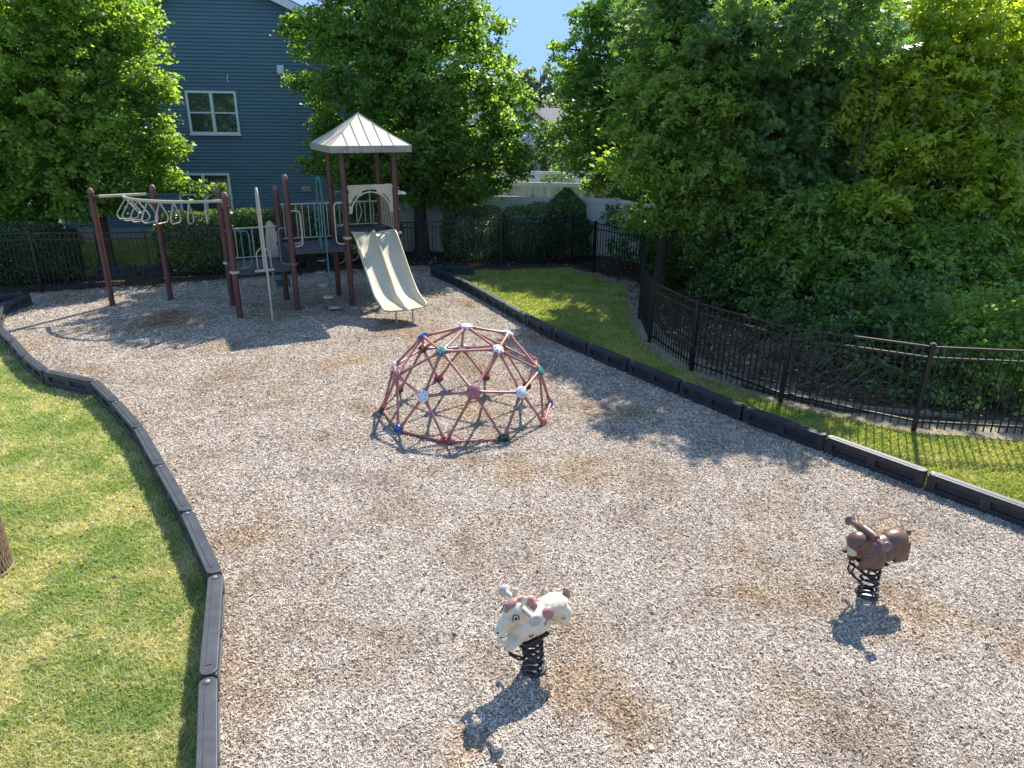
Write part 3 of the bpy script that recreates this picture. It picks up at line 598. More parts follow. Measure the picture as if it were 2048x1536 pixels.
roof = obj('roof', mb.add(vs, fs), M['roof_panel'], play)
mb = MB()
for i in range(4):
    a, b = cor[i], cor[(i+1) % 4]; X = (b-a).normalized(); mb.box((a+b)/2+Vector((0, 0, ez-.065)), ((b-a).length+(.03 if i % 2 else -.0), .022, .15), atan2(X.y, X.x))
obj('fascia', mb, M['roof_dirty'], roof, bevel=.006)
mb = MB()
for i in range(4):
    a, b = cor[i], cor[(i+1) % 4]; X = (b-a).normalized(); 
    for s_ in ((.22, .36, .5, .64, .78) if i % 2 == 0 else (.25, .5, .75)):
        p = a.lerp(b, s_); tmax = 2*min(s_, 1-s_)*.985; mid = (a+b)/2; dirn = tc_-mid; path = []
        for j in range(6): t = tmax*j/5; q = p+dirn*t; path.append((q.x, q.y, rz_(t)+.012))
        mb.tube(path, .006, 4)
    mb.tube([(cor[i].lerp(tc_, j/6).x, cor[i].lerp(tc_, j/6).y, rz_(j/6)+.002) for j in range(7)], .008, 5)
obj('seam', mb, M['seam'] if False else M['roof_dirty'], roof)
# double slide
top = (PV['P6']+PV['P8'])/2+Vector((0, 0, 0)); sd = Vector((u.y, -u.x, 0))
sec = [(-.525, .12), (-.515, .145), (-.49, .152), (-.472, .135), (-.455, .035), (-.43, .004), (-.24, -.006), (-.06, .004), (-.04, .035), (-.026, .12), (-.012, .138), (.012, .138), (.026, .12), (.04, .035), (.06, .004), (.24, -.006), (.43, .004), (.455, .035), (.472, .135), (.49, .152), (.515, .145), (.525, .12), (.515, -.045), (-.515, -.045)]
spath = [(-.06, 1.685), (.04, 1.685), (.13, 1.655), (.25, 1.56), (.42, 1.40), (.85, 1.0), (1.25, .66), (1.48, .485), (1.66, .41), (1.88, .38), (2.13, .365), (2.18, .34)]
sscale = [.3, .7, .92, 1.0, 1.0, 1, 1, 1, 1, .9, .6, .15]
vs, fs = [], []; ns = len(sec)
for i, (s_, z) in enumerate(spath):
    a = spath[max(i-1, 0)]; b = spath[min(i+1, len(spath)-1)]; T = (sd*(b[0]-a[0])+Vector((0, 0, b[1]-a[1]))).normalized(); Nn = u.cross(T); Nn = -Nn if Nn.z < 0 else Nn
    for (x, h) in sec: vs.append(top+sd*s_+Vector((0, 0, z))+u*x+Nn*(h*sscale[i] if h > .06 else h))
for i in range(len(spath)-1):
    for k in range(ns): l = (k+1) % ns; fs.append((i*ns+k, i*ns+l, (i+1)*ns+l, (i+1)*ns+k))
fs += [tuple(range(ns))[::-1], tuple((len(spath)-1)*ns+k for k in range(ns))]
slide = obj('double_slide', MB().add(vs, fs), M['slide'], play, smooth=True); slide.data.set_sharp_from_angle(angle=radians(60)); slide['label'] = 'cream plastic double slide with a middle divider'
ss = slide.modifiers.new('s', 'SUBSURF'); ss.levels = 1; ss.render_levels = 1
for q in (-.16, .22):
    p = top+sd*1.98+u*q; obj('leg', MB().tube([(p.x, p.y, -.05), (p.x, p.y, .33)], .019, 10), M['tan'], slide, smooth=True)
def rod(name, path, r, m='tan', par=play, n=8, bend=None, closed=False, lab=None):
    o = obj(name, MB().tube(path, r, n, closed=closed), M[m], par, smooth=True)
    if lab: o['label'] = lab
    return o
def rounded(path, rr=.08, n=4):
    """round the inner corners of a polyline"""
    P = [Vector(p) for p in path]; out = [P[0]]
    for i in range(1, len(P)-1):
        a, b, c = P[i-1], P[i], P[i+1]; d0 = (a-b).normalized(); d1 = (c-b).normalized(); q = min(rr, (a-b).length*.49, (c-b).length*.49)
        s, e = b+d0*q, b+d1*q
        for k in range(n+1): t = k/n; out.append(s.lerp(b, t).lerp(b.lerp(e, t), t))
    return out+[P[-1]]
def uhandle(post, d, z0, z1, m='tan', w=.17, name='hand_loop', r=.016):
    p = Vector((post.x, post.y, 0))+d*.06; Z = Vector((0, 0, 1))
    rod(name, rounded([p+Z*z1, p+d*w+Z*z1, p+d*w+Z*z0, p+d*.02+Z*(z0-.02)], .10), r, m)
# ring ladder
cb = rod('cross_beam', [PV['P1'].lerp(PV['P2'], .12)+Vector((0, 0, 2.52)), PV['P1'].lerp(PV['P2'], .88)+Vector((0, 0, 2.53))], .036, 'tan', n=12)
rod('bracket', [PV['P1']+Vector((0, 0, 2.52)), PV['P1'].lerp(PV['P2'], .13)+Vector((0, 0, 2.52))], .022, 'brown_cap', cb); rod('bracket', [PV['P2']+Vector((0, 0, 2.53)), PV['P1'].lerp(PV['P2'], .86)+Vector((0, 0, 2.53))], .022, 'brown_cap', cb)
s0 = PV['P1'].lerp(PV['P2'], .5)+Vector((0, 0, 2.50)); s1 = PV['P3a'].lerp(PV['P3b'], .5)+Vector((0, 0, 2.50)); h0 = Vector((.5, -.87, 0)); h1 = Vector((.88, .47, 0)); kk = 1.05
arc = []
for i in range(25):
    t = i/24; p0, p1, p2, p3 = s0, s0+h0*kk, s1-h1*kk, s1; arc.append(p0*(1-t)**3+p1*3*t*(1-t)**2+p2*3*t*t*(1-t)+p3*t**3)
rail = rod('ladder_rail', arc, .036, 'tan', n=12); rail['label'] = 'curved overhead rail of the ring ladder'
for k in range(8):
    t = .10+k*.112; i = int(t*24); c = arc[i].lerp(arc[i+1], t*24-i); T = (arc[i+1]-arc[i]).normalized(); W_ = Vector((-T.y, T.x, 0)); Z = Vector((0, 0, 1)); c = c-Z*.02
    pth = rounded([c, c-W_*.235-Z*.33, c-W_*.19-Z*.44, c+W_*.19-Z*.44, c+W_*.235-Z*.33, c], .07)
    rod('ladder_ring', pth, .0155, 'tan', rail, n=7)
# end cross bar between the twin posts
rod('cross_beam', [PV['P3a']+Vector((0, 0, 2.47)), PV['P3b']+Vector((0, 0, 2.47))], .032, 'tan', n=10)
# tall sliding loop in front of the low deck
e1 = PV['P3b'].lerp(PV['P4'], .50); base = G(546, 643); Z = Vector((0, 0, 1))
d = (base-e1); lp = [e1+Z*1.02, e1+Z*2.55, e1+d*.12+Z*2.76, e1+d*.32+Z*2.84, e1+d*.55+Z*2.76, e1+d*.70+Z*2.5, base*1.0+Z*1.0, base-Z*.05]
rod('sliding_loop', rounded(lp, .25, 6), .023, 'tan', n=10, lab='tall cream inverted U pole in front of the low deck')
mb = MB(); X = (PV['P4']-PV['P3b']).normalized(); mb.box(e1+Z*1.02+d*.05, (.42, .05, .05), atan2(X.y, X.x)); obj('mounting_plate', mb, M['tan'], play)
for s_ in (-.14, .16):
    a = e1+X*s_; b = e1+X*(s_*.2); rod('hand_loop', rounded([a+Z*1.05, a+Z*1.42, b+Z*1.52], .12), .013)
# green helix climber
gb = G(664, 618); e2 = PV['P4'].lerp(PV['P6'], .52); d = gb-e2
lp = [e2+Z*1.40, e2+Z*2.72, e2+d*.15+Z*2.95, e2+d*.42+Z*3.02, e2+d*.7+Z*2.92, e2+d*.88+Z*2.6, e2+d*.97+Z*1.4, gb-Z*.05]
cl = rod('climber_pole', rounded(lp, .25, 6), .021, 'teal', n=10, lab='tall green inverted U pole of the disc climber')
rod('brace', rounded([e2+Z*1.45+X*.0, e2+Z*2.0-X*.12, e2+Z*2.1, e2+Z*2.0+X*.12, e2+Z*1.45+X*.14], .1), .012, 'teal', cl)
for px, py, zz in ((648, 494, 1.28), (643, 520, 1.04), (642, 544, .80), (646, 569, .56), (657, 594, .32), (668, 615, .07)):
    c = G(px, py, zz); mb = MB(); mb.lathe(c, [(.118, -.012), (.128, 0), (.120, .014), (.05, .018)], 22); dd = obj('step_disc', mb, M['tan_plastic'], cl, smooth=True)
    q = e2+d*.97; rod('disc_arm', [c-Z*.02, Vector((q.x, q.y, zz-.03))], .011, 'teal', dd, n=6)
# railings
def barrier(a, b, z0, z1, n, m='tan', r=.0125, inset=.06, lab=None):
    X = (b-a).normalized(); a = a+X*inset; b = b-X*inset; t_ = obj('barrier_frame', MB().tube([a-X*.05+Z*z1, b+X*.05+Z*z1], .018, 8).tube([a-X*.02+Z*z0, b+X*.02+Z*z0], .014, 8), M[m], play, smooth=True)
    if lab: t_['label'] = lab
    for i in range(n):
        p = a.lerp(b, (i+.5)/n); obj('baluster', MB().tube([p+Z*z0, p+Z*z1], r, 6), M[m], t_, smooth=True)
barrier(PV['P5'], PV['P7'], 1.50, 2.30, 8, lab='barred railing at the back of the middle deck')
barrier(PV['P8'], PV['P9'], 1.76, 2.52, 9, lab='barred railing on the right side of the tower')
barrier(PV['P7'], PV['P9'], 1.76, 2.3, 5, lab='low barred opening at the back of the tower')
barrier(PV['P3a'], PV['P5'], 1.12, 1.80, 3)
uv = (PV['P6']-PV['P4']).normalized(); vv = Vector((-uv.y, uv.x, 0))
uhandle(PV['P4'], uv, 1.50, 2.28, 'tan', .20); uhandle(PV['P4']+vv*.25, uv, 1.52, 2.25, 'tan', .22)
uhandle(PV['P6'], -uv, 1.50, 2.42, 'tan', .20); uhandle(PV['P7'], uv, 1.74, 2.55, 'tan', .20); uhandle(PV['P9'], -u, 1.76, 2.6, 'tan', .18); uhandle(PV['P4'], -X, 1.12, 1.92, 'blue_rail', .20); uhandle(PV['P3b'], X, 1.12, 1.95, 'teal', .17); uhandle(PV['P3b']+Vector((.06, .10, 0)), X, 1.12, 1.9, 'teal', .24)
uhandle(PV['P8'], v_, 2.1, 2.62, 'tan', .14)
# looped rail at the back of the tower
c = PV['P7'].lerp(PV['P9'], .42)+Z*2.02
for sg in (-1, 1): rod('loop_rail', [c+u*(sg*(.09+.13*sin(pi*t/10)))+Z*(-.25+.62*t/10) for t in range(11)], .013)
# curved play panel beside the low deck
q0 = PV['P5']+Vector((-.16, -.06, 0)); mb = MB(); pts = [(-.16, 1.06), (.10, 1.06), (.10, 1.62), (.05, 1.85), (-.03, 1.95), (-.12, 1.88), (-.17, 1.5)]
mb.prism(pts, .04, q0, Vector((.88, .47, 0)), Z); obj('side_panel', mb, M['tan_plastic'], play, bevel=.01)
# arch panel over the slide
def archpanel(a, b, z0, z1, zt):
    X = (b-a).normalized(); L = (b-a).length-.16; o = (a+b)/2; vs, fs = [], []; hw = L/2; n = 40; ax = hw*.86; az = zt-z0
    def P(x, z): vs.append(o+X*x+Z*z); return len(vs)-1
    def arc_(s, th): return (-(ax+s)*cos(th), z0+(az+s)*sin(th))
    def edge(th):
        x, z = arc_(0, th); c_, s_ = -cos(th), sin(th); k = 9
        if abs(c_) > 1e-6: k = min(k, (hw-ax*abs(c_))/abs(c_) if abs(c_) > 1e-6 else 9)
        if s_ > 1e-6: k = min(k, (z1-z)/s_)
        return (x+c_*k, z+s_*k)
    rows = []
    for i in range(n+1):
        th = pi*i/n; e = edge(th); a1 = arc_(.03, th); a2 = arc_(.075, th); r0 = arc_(0, th)
        lim = sqrt((e[0]-r0[0])**2+(e[1]-r0[1])**2)
        if lim < .08: a1 = (r0[0]+(e[0]-r0[0])*.35, r0[1]+(e[1]-r0[1])*.35); a2 = (r0[0]+(e[0]-r0[0])*.8, r0[1]+(e[1]-r0[1])*.8)
        rows.append([P(*r0), P(*a1), P(*a2), P(*e)])
    for i in range(n):
        slot = (4 <= i <= 10) or (15 <= i <= 23) or (28 <= i <= 34)
        for k in range(3):
            if k == 1 and slot: continue
            fs.append((rows[i][k], rows[i+1][k], rows[i+1][k+1], rows[i][k+1]))
    for sg in (-1, 1):
        i0 = [P(sg*hw, z1-.001), P(sg*(hw*.72), z1-.001)]
    # corners between the last rays and the panel's square corners
    cl_ = P(-hw, z1); cr_ = P(hw, z1); es = [(r[3], vs[r[3]]) for r in rows]
    L_ = max((i for i in range(n//2) if abs((vs[rows[i][3]]-o).dot(X)+hw) < 1e-3), default=None); R_ = min((i for i in range(n//2, n+1) if abs((vs[rows[i][3]]-o).dot(X)-hw) < 1e-3), default=None)
    if L_ is not None: fs.append((rows[L_][3], rows[L_+1][3], cl_))
    if R_ is not None: fs.append((rows[R_-1][3], rows[R_][3], cr_))
    o_ = obj('arch_panel', MB().add(vs, fs), M['tan_plastic'], play); s_ = o_.modifiers.new('s', 'SOLIDIFY'); s_.thickness = .035; s_.offset = 0; o_['label'] = 'cream arch panel with slots over the slide entrance'
    for zz in (z1-.05, z0+.0):
        for pp, sg in ((a, 1), (b, -1)): rod('panel_clip', [pp+X*(sg*.05)+Z*zz, pp+X*(sg*.14)+Z*zz], .024, 'tan', o_, n=8)
archpanel(PV['P6'], PV['P8'], 2.18, 2.80, 2.62)
# vine climber with rings behind the tower
vb = PV['P7'].lerp(PV['P9'], .28)+v_*.28
vc = rod('climber_pole', [vb-Z*.05, vb+Z*1.5, vb-v_*.1+Z*1.75], .019, 'tan', lab='cream pole of the ring climber behind the tower')
for zz, sg in ((.38, -1), (.38, 1), (.95, -1), (1.0, 1), (1.3, 1)):
    c = vb+u*(sg*.17)+Z*zz; rod('climbing_ring', [c+u*(.16*cos(2*pi*k/16))+Z*(.19*sin(2*pi*k/16)) for k in range(16)], .013, 'tan', vc, n=7, closed=True)
# small counter on legs below the low deck
q = G(566, 590); p = Vector((q.x, q.y, 0)); cn = obj('counter', MB().box(p+Z*.42, (.36, .30, .035), .4).box(p+Z*.30+Vector((0, .12, 0)), (.34, .03, .22), .4), M['blue_rail'], play, bevel=.008)
for dx, dy in ((-.17, -.1), (.15, .02), (-.3, .35)): rod('leg', [p+Vector((dx, dy, -.03)), p+Vector((dx, dy, .62 if dx < -.1 else .42))], .014, 'tan', cn)

# ------------------------------------------------------------ dome climber
DC = Vector((-.696, 10.327, 0)); DR = 1.33; ph = .4571; a_ = math.atan(.5)
Vt = [Vector((0, 0, 1))]+[Vector((cos(a_)*cos(2*pi*k/5), cos(a_)*sin(2*pi*k/5), sin(a_))) for k in range(5)]+[Vector((cos(a_)*cos(2*pi*(k+.5)/5), cos(a_)*sin(2*pi*(k+.5)/5), -sin(a_))) for k in range(5)]
H = {'top': Vt[0]}
for k in range(5):
    H['r%d' % k] = (Vt[0]+Vt[1+k]).normalized(); H['v%d' % k] = Vt[1+k]; H['m%d' % k] = (Vt[1+k]+Vt[1+(k+1) % 5]).normalized()
    H['b%d' % (2*k)] = (Vt[1+k]+Vt[6+k]).normalized(); H['b%d' % (2*k+1)] = (Vt[1+(k+1) % 5]+Vt[6+k]).normalized()
Rz = Matrix.Rotation(ph, 3, 'Z')
dome = thing('dome_climber', DC, 'geodesic climbing dome of faded red tubes with coloured hub plates', 'climbing dome')
hw_ = {}
for k, p in H.items():
    q = Rz@p; hw_[k] = (DC+Vector((q.x*DR, q.y*DR, q.z*DR*.985+.03)), q.normalized())
ks = list(H)
for i, a in enumerate(ks):
    for b in ks[i+1:]:
        if (H[a]-H[b]).length < .66 and not (a[0] == 'b' and b[0] == 'b' and {a, b} not in ({'b4', 'b5'}, {'b5', 'b6'}, {'b6', 'b7'}, {'b8', 'b9'})):
            A_, B_ = hw_[a][0], hw_[b][0]; d = (B_-A_).normalized(); L = (B_-A_).length; s_, e_ = A_+d*.075, B_-d*.075
            mb = MB(); mb.tube([s_, s_+d*.05, s_+d*.11, e_-d*.11, e_-d*.05, e_], [.034, .028, .0195, .0195, .028, .034], 8); obj('strut', mb, M['dome'], dome, smooth=True)
hcol = dict(top='h_white', r3='h_green', r4='h_white', r2='h_blue', r0='h_white', r1='h_white', m3='h_pink', v3='h_white', v4='h_white', m2='h_pink', m4='h_green', m1='h_brown', v1='h_white', b5='h_blue', b6='h_red', b7='h_dkgreen', b8='h_pink', b9='h_blue', b1='h_red', b2='h_red', b3='h_brown', b4='h_brown', b0='h_brown', v0='h_pink', v2='h_white', m0='h_pink')
hname = dict(h_white='white', h_green='green', h_blue='blue', h_pink='faded pink', h_brown='dark brown', h_red='red', h_dkgreen='dark green')
for k, (p, n) in hw_.items():
    mb = MB(); N_ = 24; X_ = n.orthogonal().normalized(); Y_ = n.cross(X_); vs = [p+n*.042]; fs = []; wav = .10 if k in ('r3', 'r4', 'm4', 'r0', 'r2', 'm1') else .025
    R0 = .102 if k == 'm3' else .090 if k[0] in 'vmt' or k in ('b5', 'b6', 'b7') else .082
    rings = [(.35, .040), (.75, .033), (1.0, .020), (1.0, -.026), (.8, -.032)]
    for rr, zz in rings:
        for i in range(N_): a = 2*pi*i/N_; q = R0*rr*(1+wav*cos(6*a)); vs.append(p+X_*q*cos(a)+Y_*q*sin(a)+n*zz)
    fs = [(0, 1+i, 1+(i+1) % N_) for i in range(N_)]
    for j in range(len(rings)-1): fs += [(1+j*N_+i, 1+(j+1)*N_+i, 1+(j+1)*N_+(i+1) % N_, 1+j*N_+(i+1) % N_) for i in range(N_)]
    fs.append(tuple(1+(len(rings)-1)*N_+i for i in range(N_)))
    hb = obj('hub', mb.add(vs, fs), M[hcol[k]], dome, smooth=True); hb['label'] = hname[hcol[k]]+' hub plate'
    if k in ('m3', 'v3', 'v4', 'r3', 'r4', 'b5', 'b6', 'b7', 'm4', 'top', 'm2'):
        for i in range(6):
            mb = MB(); a = 2*pi*(i+.5)/6; mb.lathe(p+X_*(R0*.66*cos(a))+Y_*(R0*.66*sin(a))+n*.030, [(.0085, 0), (.0075, .009), (.003, .012)], 8, n)
            obj('bolt', mb, M['bolt'] if hcol[k] != 'h_white' else M['spring'], hb, smooth=True)

# ------------------------------------------------------------ spring riders (local x forwards)
def lobj(name, mb, m, parent, remesh=0, smooth=True, sm=6):
    me = bpy.data.meshes.new(name); me.from_pydata(mb.v, [], mb.f); me.update(); me.materials.append(m)
    for p in me.polygons: p.use_smooth = smooth
    o = bpy.data.objects.new(name, me); SC.collection.objects.link(o); o.parent = parent
    if remesh:
        r = o.modifiers.new('r', 'REMESH'); r.mode = 'VOXEL'; r.voxel_size = remesh; r.use_smooth_shade = True
        s = o.modifiers.new('s', 'SMOOTH'); s.factor = .5; s.iterations = sm
    return o
def spring_base(t, zt, z0=-.02, r=.078, turns=5.6):
    mb = MB(); n = 120; mb.tube([(r*cos(2*pi*turns*i/n), r*sin(2*pi*turns*i/n), z0+.03+(zt-z0-.03)*i/n) for i in range(n+1)], .0145, 8); lobj('spring', mb, M['spring'], t)
    mb = MB(); mb.lathe((0, 0, 0), [(.11, -.03), (.11, .02), (.10, .03), (.03, .03)], 20); lobj('base_plate', mb, M['spring'], t)
    mb = MB(); mb.box((0, 0, zt+.005), (.24, .16, .02)); lobj('top_plate', mb, M['spring'], t, smooth=False)
def foot_rest(t, z):
    mb = MB(); mb.tube([(.10, -.17, z-.04), (.10, .17, z-.04)], .012, 8)
    for s in (-1, 1): mb.tube(rounded([(.02, s*.05, z+.04), (.085, s*.055, z+.01), (.10, s*.07, z-.045)], .03), .010, 7); mb.tube([(.10, s*.115, z-.04), (.10, s*.172, z-.04)], .020, 10)
    lobj('foot_rest', mb, M['spring'], t)
    b = MB(); b.tube(rounded([(.22, -.03, z+.08), (.26, -.03, z+.02), (.15, -.03, z-.12), (.08, 0, z-.16), (.15, .03, z-.12), (.26, .03, z+.02), (.22, .03, z+.08)], .05), .009, 7); lobj('bar', b, M['spring'], t)
def handle(t, x, z, m, L=.17, r=.017, cap=.042):
    for s in (-1, 1):
        mb = MB(); mb.lathe((x, s*.03, z), [(r, 0), (r*1.05, L-.05), (r*1.3, L-.04), (cap, L-.028), (cap*1.05, L-.012), (cap*.9, L), (.006, L+.006)], 16, (0, s, 0)); lobj('handle', mb, M[m], t)
# horse
hz = thing('spring_rider', (.21, 4.70, 0), 'cream horse spring rider with faded red mane and saddle', 'spring rider', 'spring riders on the wood chips'); hz.rotation_euler = (0, radians(4), radians(214))
spring_base(hz, .37); foot_rest(hz, .33)
b = MB(); R45 = lambda a: Matrix.Rotation(radians(a), 3, 'Y')
b.ell((-.06, 0, .555), (.22, .100, .088)); b.ell((-.21, 0, .572), (.155, .104, .092)); b.ell((-.25, 0, .50), (.100, .104, .10)); b.ell((.075, 0, .50), (.13, .108, .12)); b.ell((.17, 0, .455), (.13, .085, .060), R45(14))
b.ell((.075, 0, .62), (.085, .070, .145), R45(22)); b.ell((.16, 0, .715), (.095, .078, .082), R45(30)); b.ell((.235, 0, .655), (.10, .062, .062), R45(48)); b.ell((.295, 0, .585), (.060, .058, .055)); b.ell((.20, 0, .655), (.085, .070, .070), R45(45))
for s in (-1, 1): b.ell((-.285, s*.070, .475), (.070, .042, .105)); b.ell((.205, s*.062, .452), (.105, .036, .042), R45(16)); b.ell((-.02, s*.075, .48), (.13, .035, .06)); b.ell((.10, s*.062, .81), (.026, .017, .048), R45(-25))
lobj('body', b, M['horse'], hz, .0075, sm=3)
b = MB(); b.ell((.185, 0, .785), (.062, .042, .028), R45(28)); b.ell((.215, 0, .745), (.035, .034, .03)); b.ell((.09, 0, .785), (.065, .028, .035), R45(-18)); b.ell((.015, 0, .725), (.062, .026, .045), R45(-52)); b.ell((-.03, 0, .66), (.045, .024, .032), R45(-50))
lobj('mane', b, M['horse_red'], hz, .008, sm=3)
b = MB(); [b.ell((-.115, sg_*.062, .575), (.072, .042, .066)) for sg_ in (-1, 1)]; b.ell((-.070, 0, .52), (.022, .112, .10), R45(-24)); b.ell((-.05, 0, .48), (.016, .114, .05), R45(-24)); lobj('saddle', b, M['horse_red'], hz, .008, sm=3)
b = MB(); b.ell((-.36, 0, .635), (.032, .026, .050), R45(20)); b.ell((-.375, 0, .585), (.020, .020, .04)); lobj('tail', b, M['horse_red'], hz, .008, sm=3)
for s in (-1, 1):
    c = Vector((.195, s*.0755, .700)); nrm = Vector((.30, s, .08)).normalized(); b = MB(); b.lathe(c-nrm*.008, [(.028, 0), (.026, .010), (.002, .013)], 16, nrm); e = lobj('eye', b, M['h_white'], hz)
    b = MB(); X_ = Vector((0, 0, 1)); Yp = nrm.cross(X_).normalized(); X_ = Yp.cross(nrm)
    b.tube([c+nrm*.004+X_*(.036*cos(radians(a)))+Yp*(.027*sin(radians(a))) for a in range(-120, 121, 20)], .0042, 5); b.lathe(c+nrm*.004, [(.012, 0), (.011, .005), (.001, .006)], 10, nrm); lobj('pupil', b, M['ink'], e)
    b = MB(); b.ell((.338, s*.028, .60), (.010, .010, .010)); lobj('nostril', b, M['ink'], hz)
    b = MB(); b.tube([(.33, s*.035, .555), (.30, s*.052, .548), (.265, s*.060, .565)], .004, 5); lobj('mouth_line', b, M['ink'], hz)
    for x, z, yy in ((.03, .455, .109), (-.22, .515, .118), (.10, .50, .110)): b = MB(); b.tube([(x, s*yy, z), (x-.015, s*(yy+.003), z-.022), (x-.04, s*yy, z-.010)], .0045, 5); lobj('painted_mark', b, M['ink'], hz)
handle(hz, .105, .735, 'grip', .20, .020, .052); b = MB(); b.ell((.105, 0, .735), (.03, .085, .03)); lobj('handle_boss', b, M['horse'], hz, .009)
# brown dog
dg = thing('spring_rider', (3.50, 5.75, 0), 'brown animal spring rider with cream muzzle', 'spring rider', 'spring riders on the wood chips'); dg.rotation_euler = (0, radians(3), radians(196))
spring_base(dg, .37); foot_rest(dg, .33)
b = MB()
b.ell((-.05, 0, .575), (.24, .10, .085)); b.ell((-.20, 0, .59), (.155, .108, .105)); b.ell((.03, 0, .53), (.16, .105, .12)); b.ell((.21, 0, .66), (.105, .098, .098)); b.ell((.14, 0, .58), (.12, .09, .11))
for s in (-1, 1):
    b.box((-.235, s*.072, .50), (.155, .070, .20)); b.ell((-.24, s*.075, .50), (.095, .045, .115)); b.box((.03, s*.078, .475), (.14, .055, .18)); b.ell((.02, s*.085, .47), (.085, .040, .105)); b.ell((-.10, s*.07, .50), (.06, .05, .09)); b.ell((.14, s*.075, .46), (.10, .035, .07), R45(20))
b.ell((-.365, 0, .64), (.03, .024, .03))
lobj('body', b, M['dogbrown'], dg, .008, sm=3)
b = MB(); b.ell((.285, 0, .585), (.055, .058, .048), R45(20)); b.ell((.27, 0, .56), (.05, .062, .03)); lobj('muzzle', b, M['cream'], dg, .009)
b = MB(); b.ell((.345, 0, .585), (.018, .024, .018)); lobj('nose', b, M['ink'], dg, .006)
b = MB(); b.tube([(.115, -.12, .735), (.12, -.05, .745), (.12, .05, .745), (.115, .12, .735)], [.042, .048, .048, .042], 12); b.ell((.09, 0, .72), (.06, .05, .04)); lobj('head_ridge', b, M['dogbrown'], dg, .009)
handle(dg, .12, .735, 'gripbrown', .22, .021, .052)
for s in (-1, 1):
    b = MB(); b.ell((.262, s*.082, .668), (.011, .006, .012)); lobj('eye', b, M['ink'], dg)
    b = MB(); b.tube([(.25, s*.094, .60), (.20, s*.105, .585), (.16, s*.105, .59)], .0035, 5); lobj('mouth_line', b, M['ink'], dg)

# ------------------------------------------------------------ litter bin and bench at the left edge
t = thing('litter_bin', (-5.40, 6.02, -.07), 'round brown mesh litter bin with grey lid on the lawn', 'litter bin'); bc = Vector((-5.40, 6.02, -.07))
mb = MB(); n = 44
for k in range(n):
    for sg in (-1, 1):
        mb.tube([bc+Vector((.285*cos(2*pi*k/n+sg*j*.085), .285*sin(2*pi*k/n+sg*j*.085), .04+.72*j/6)) for j in range(7)], .0065, 4, caps=False)
obj('mesh_side', mb, M['bin_mesh'], t)
for z in (.03, .76): obj('rim', MB().tube([bc+Vector((.288*cos(2*pi*k/32), .288*sin(2*pi*k/32), z)) for k in range(32)], .014, 6, closed=True), M['bin_mesh'], t, smooth=True)
obj('liner', MB().lathe(bc, [(.255, .04), (.265, .74)], 28), M['bin_mesh'], t, smooth=True)
obj('lid', MB().lathe(bc, [(.29, .77), (.30, .79), (.27, .84), (.16, .90), (.15, .885)], 28), M['bin_lid'], t, smooth=True)
bp = G(10, 1388, .45); t = thing('bench', (bp.x-.6, bp.y-.1, -.07), 'brown plank bench corner at the left photo edge', 'bench'); dX = Vector((.94, .34, 0)).normalized(); a = atan2(dX.y, dX.x); dY = Vector((-dX.y, dX.x, 0))
for j in range(3): obj('plank', MB().box(bp-dX*.76-dY*(.08+.12*j)+Vector((0, 0, .0)), (1.5, .105, .04), a), M['plank'], t, bevel=.008)
for s_ in (.3, 1.25):
    obj('leg', MB().box(bp-dX*s_-dY*.2+Vector((0, 0, -.27)), (.06, .34, .50), a), M['plank'], t, bevel=.006)

# ------------------------------------------------------------ blue house
HA = Vector((-15.85, 25.15, 0)); HX = Vector((cos(radians(6.5)), sin(radians(6.5)), 0)); HN = Vector((HX.y, -HX.x, 0)); HL = 11.7
def HP(px, py):
    d = Vector(ray(px, py)); c = Vector((0, 0, CH)); t = (HA-c).dot(HN)/d.dot(HN); p = c+d*t; return (p-HA).dot(HX), p.z
house = thing('house', HA, 'two storey house with blue lap siding and white framed windows', 'house')
def hpt(s, z, o=0): return HA+HX*s+HN*o+Vector((0, 0, z))
peak_s, peak_z, el_, er_ = 6.15, 8.65, 5.9, 6.15
mb = MB(); e_ = .112; z = .42
while z < peak_z-.05:
    z1 = min(z+e_, peak_z)
    def lim(zz): return (0 if zz < el_ else (zz-el_)/(peak_z-el_)*peak_s, HL if zz < er_ else HL-(zz-er_)/(peak_z-er_)*(HL-peak_s))
    a0, b0 = lim(z); a1, b1 = lim(z1)
    mb.add([hpt(a0, z, .036), hpt(b0, z, .036), hpt(b1, z1, .004), hpt(a1, z1, .004), hpt(a0, z, .003), hpt(b0, z, .003)], [(0, 1, 2, 3), (4, 5, 1, 0)]); z = z1
obj('siding', mb, M['siding'], house)
mb = MB(); D = 9.
for pts in ([(0, -.1), (0, el_)], [(HL, -.1), (HL, er_)]):
    s_ = pts[0][0]; mb.add([hpt(s_, -.1, 0), hpt(s_, pts[1][1], 0), hpt(s_, pts[1][1], -D), hpt(s_, -.1, -D)], [(0, 1, 2, 3)])
mb.add([hpt(0, -.1, -D), hpt(HL, -.1, -D), hpt(HL, er_, -D), hpt(peak_s, peak_z, -D), hpt(0, el_, -D)], [(0, 1, 2, 3, 4)])
obj('wall', mb, M['siding'], house)
obj('foundation', MB().box(hpt(HL/2, .15, -.03), (HL, .12, .56), radians(6.5)), M['concrete'], house)
mb = MB(); ov = .42
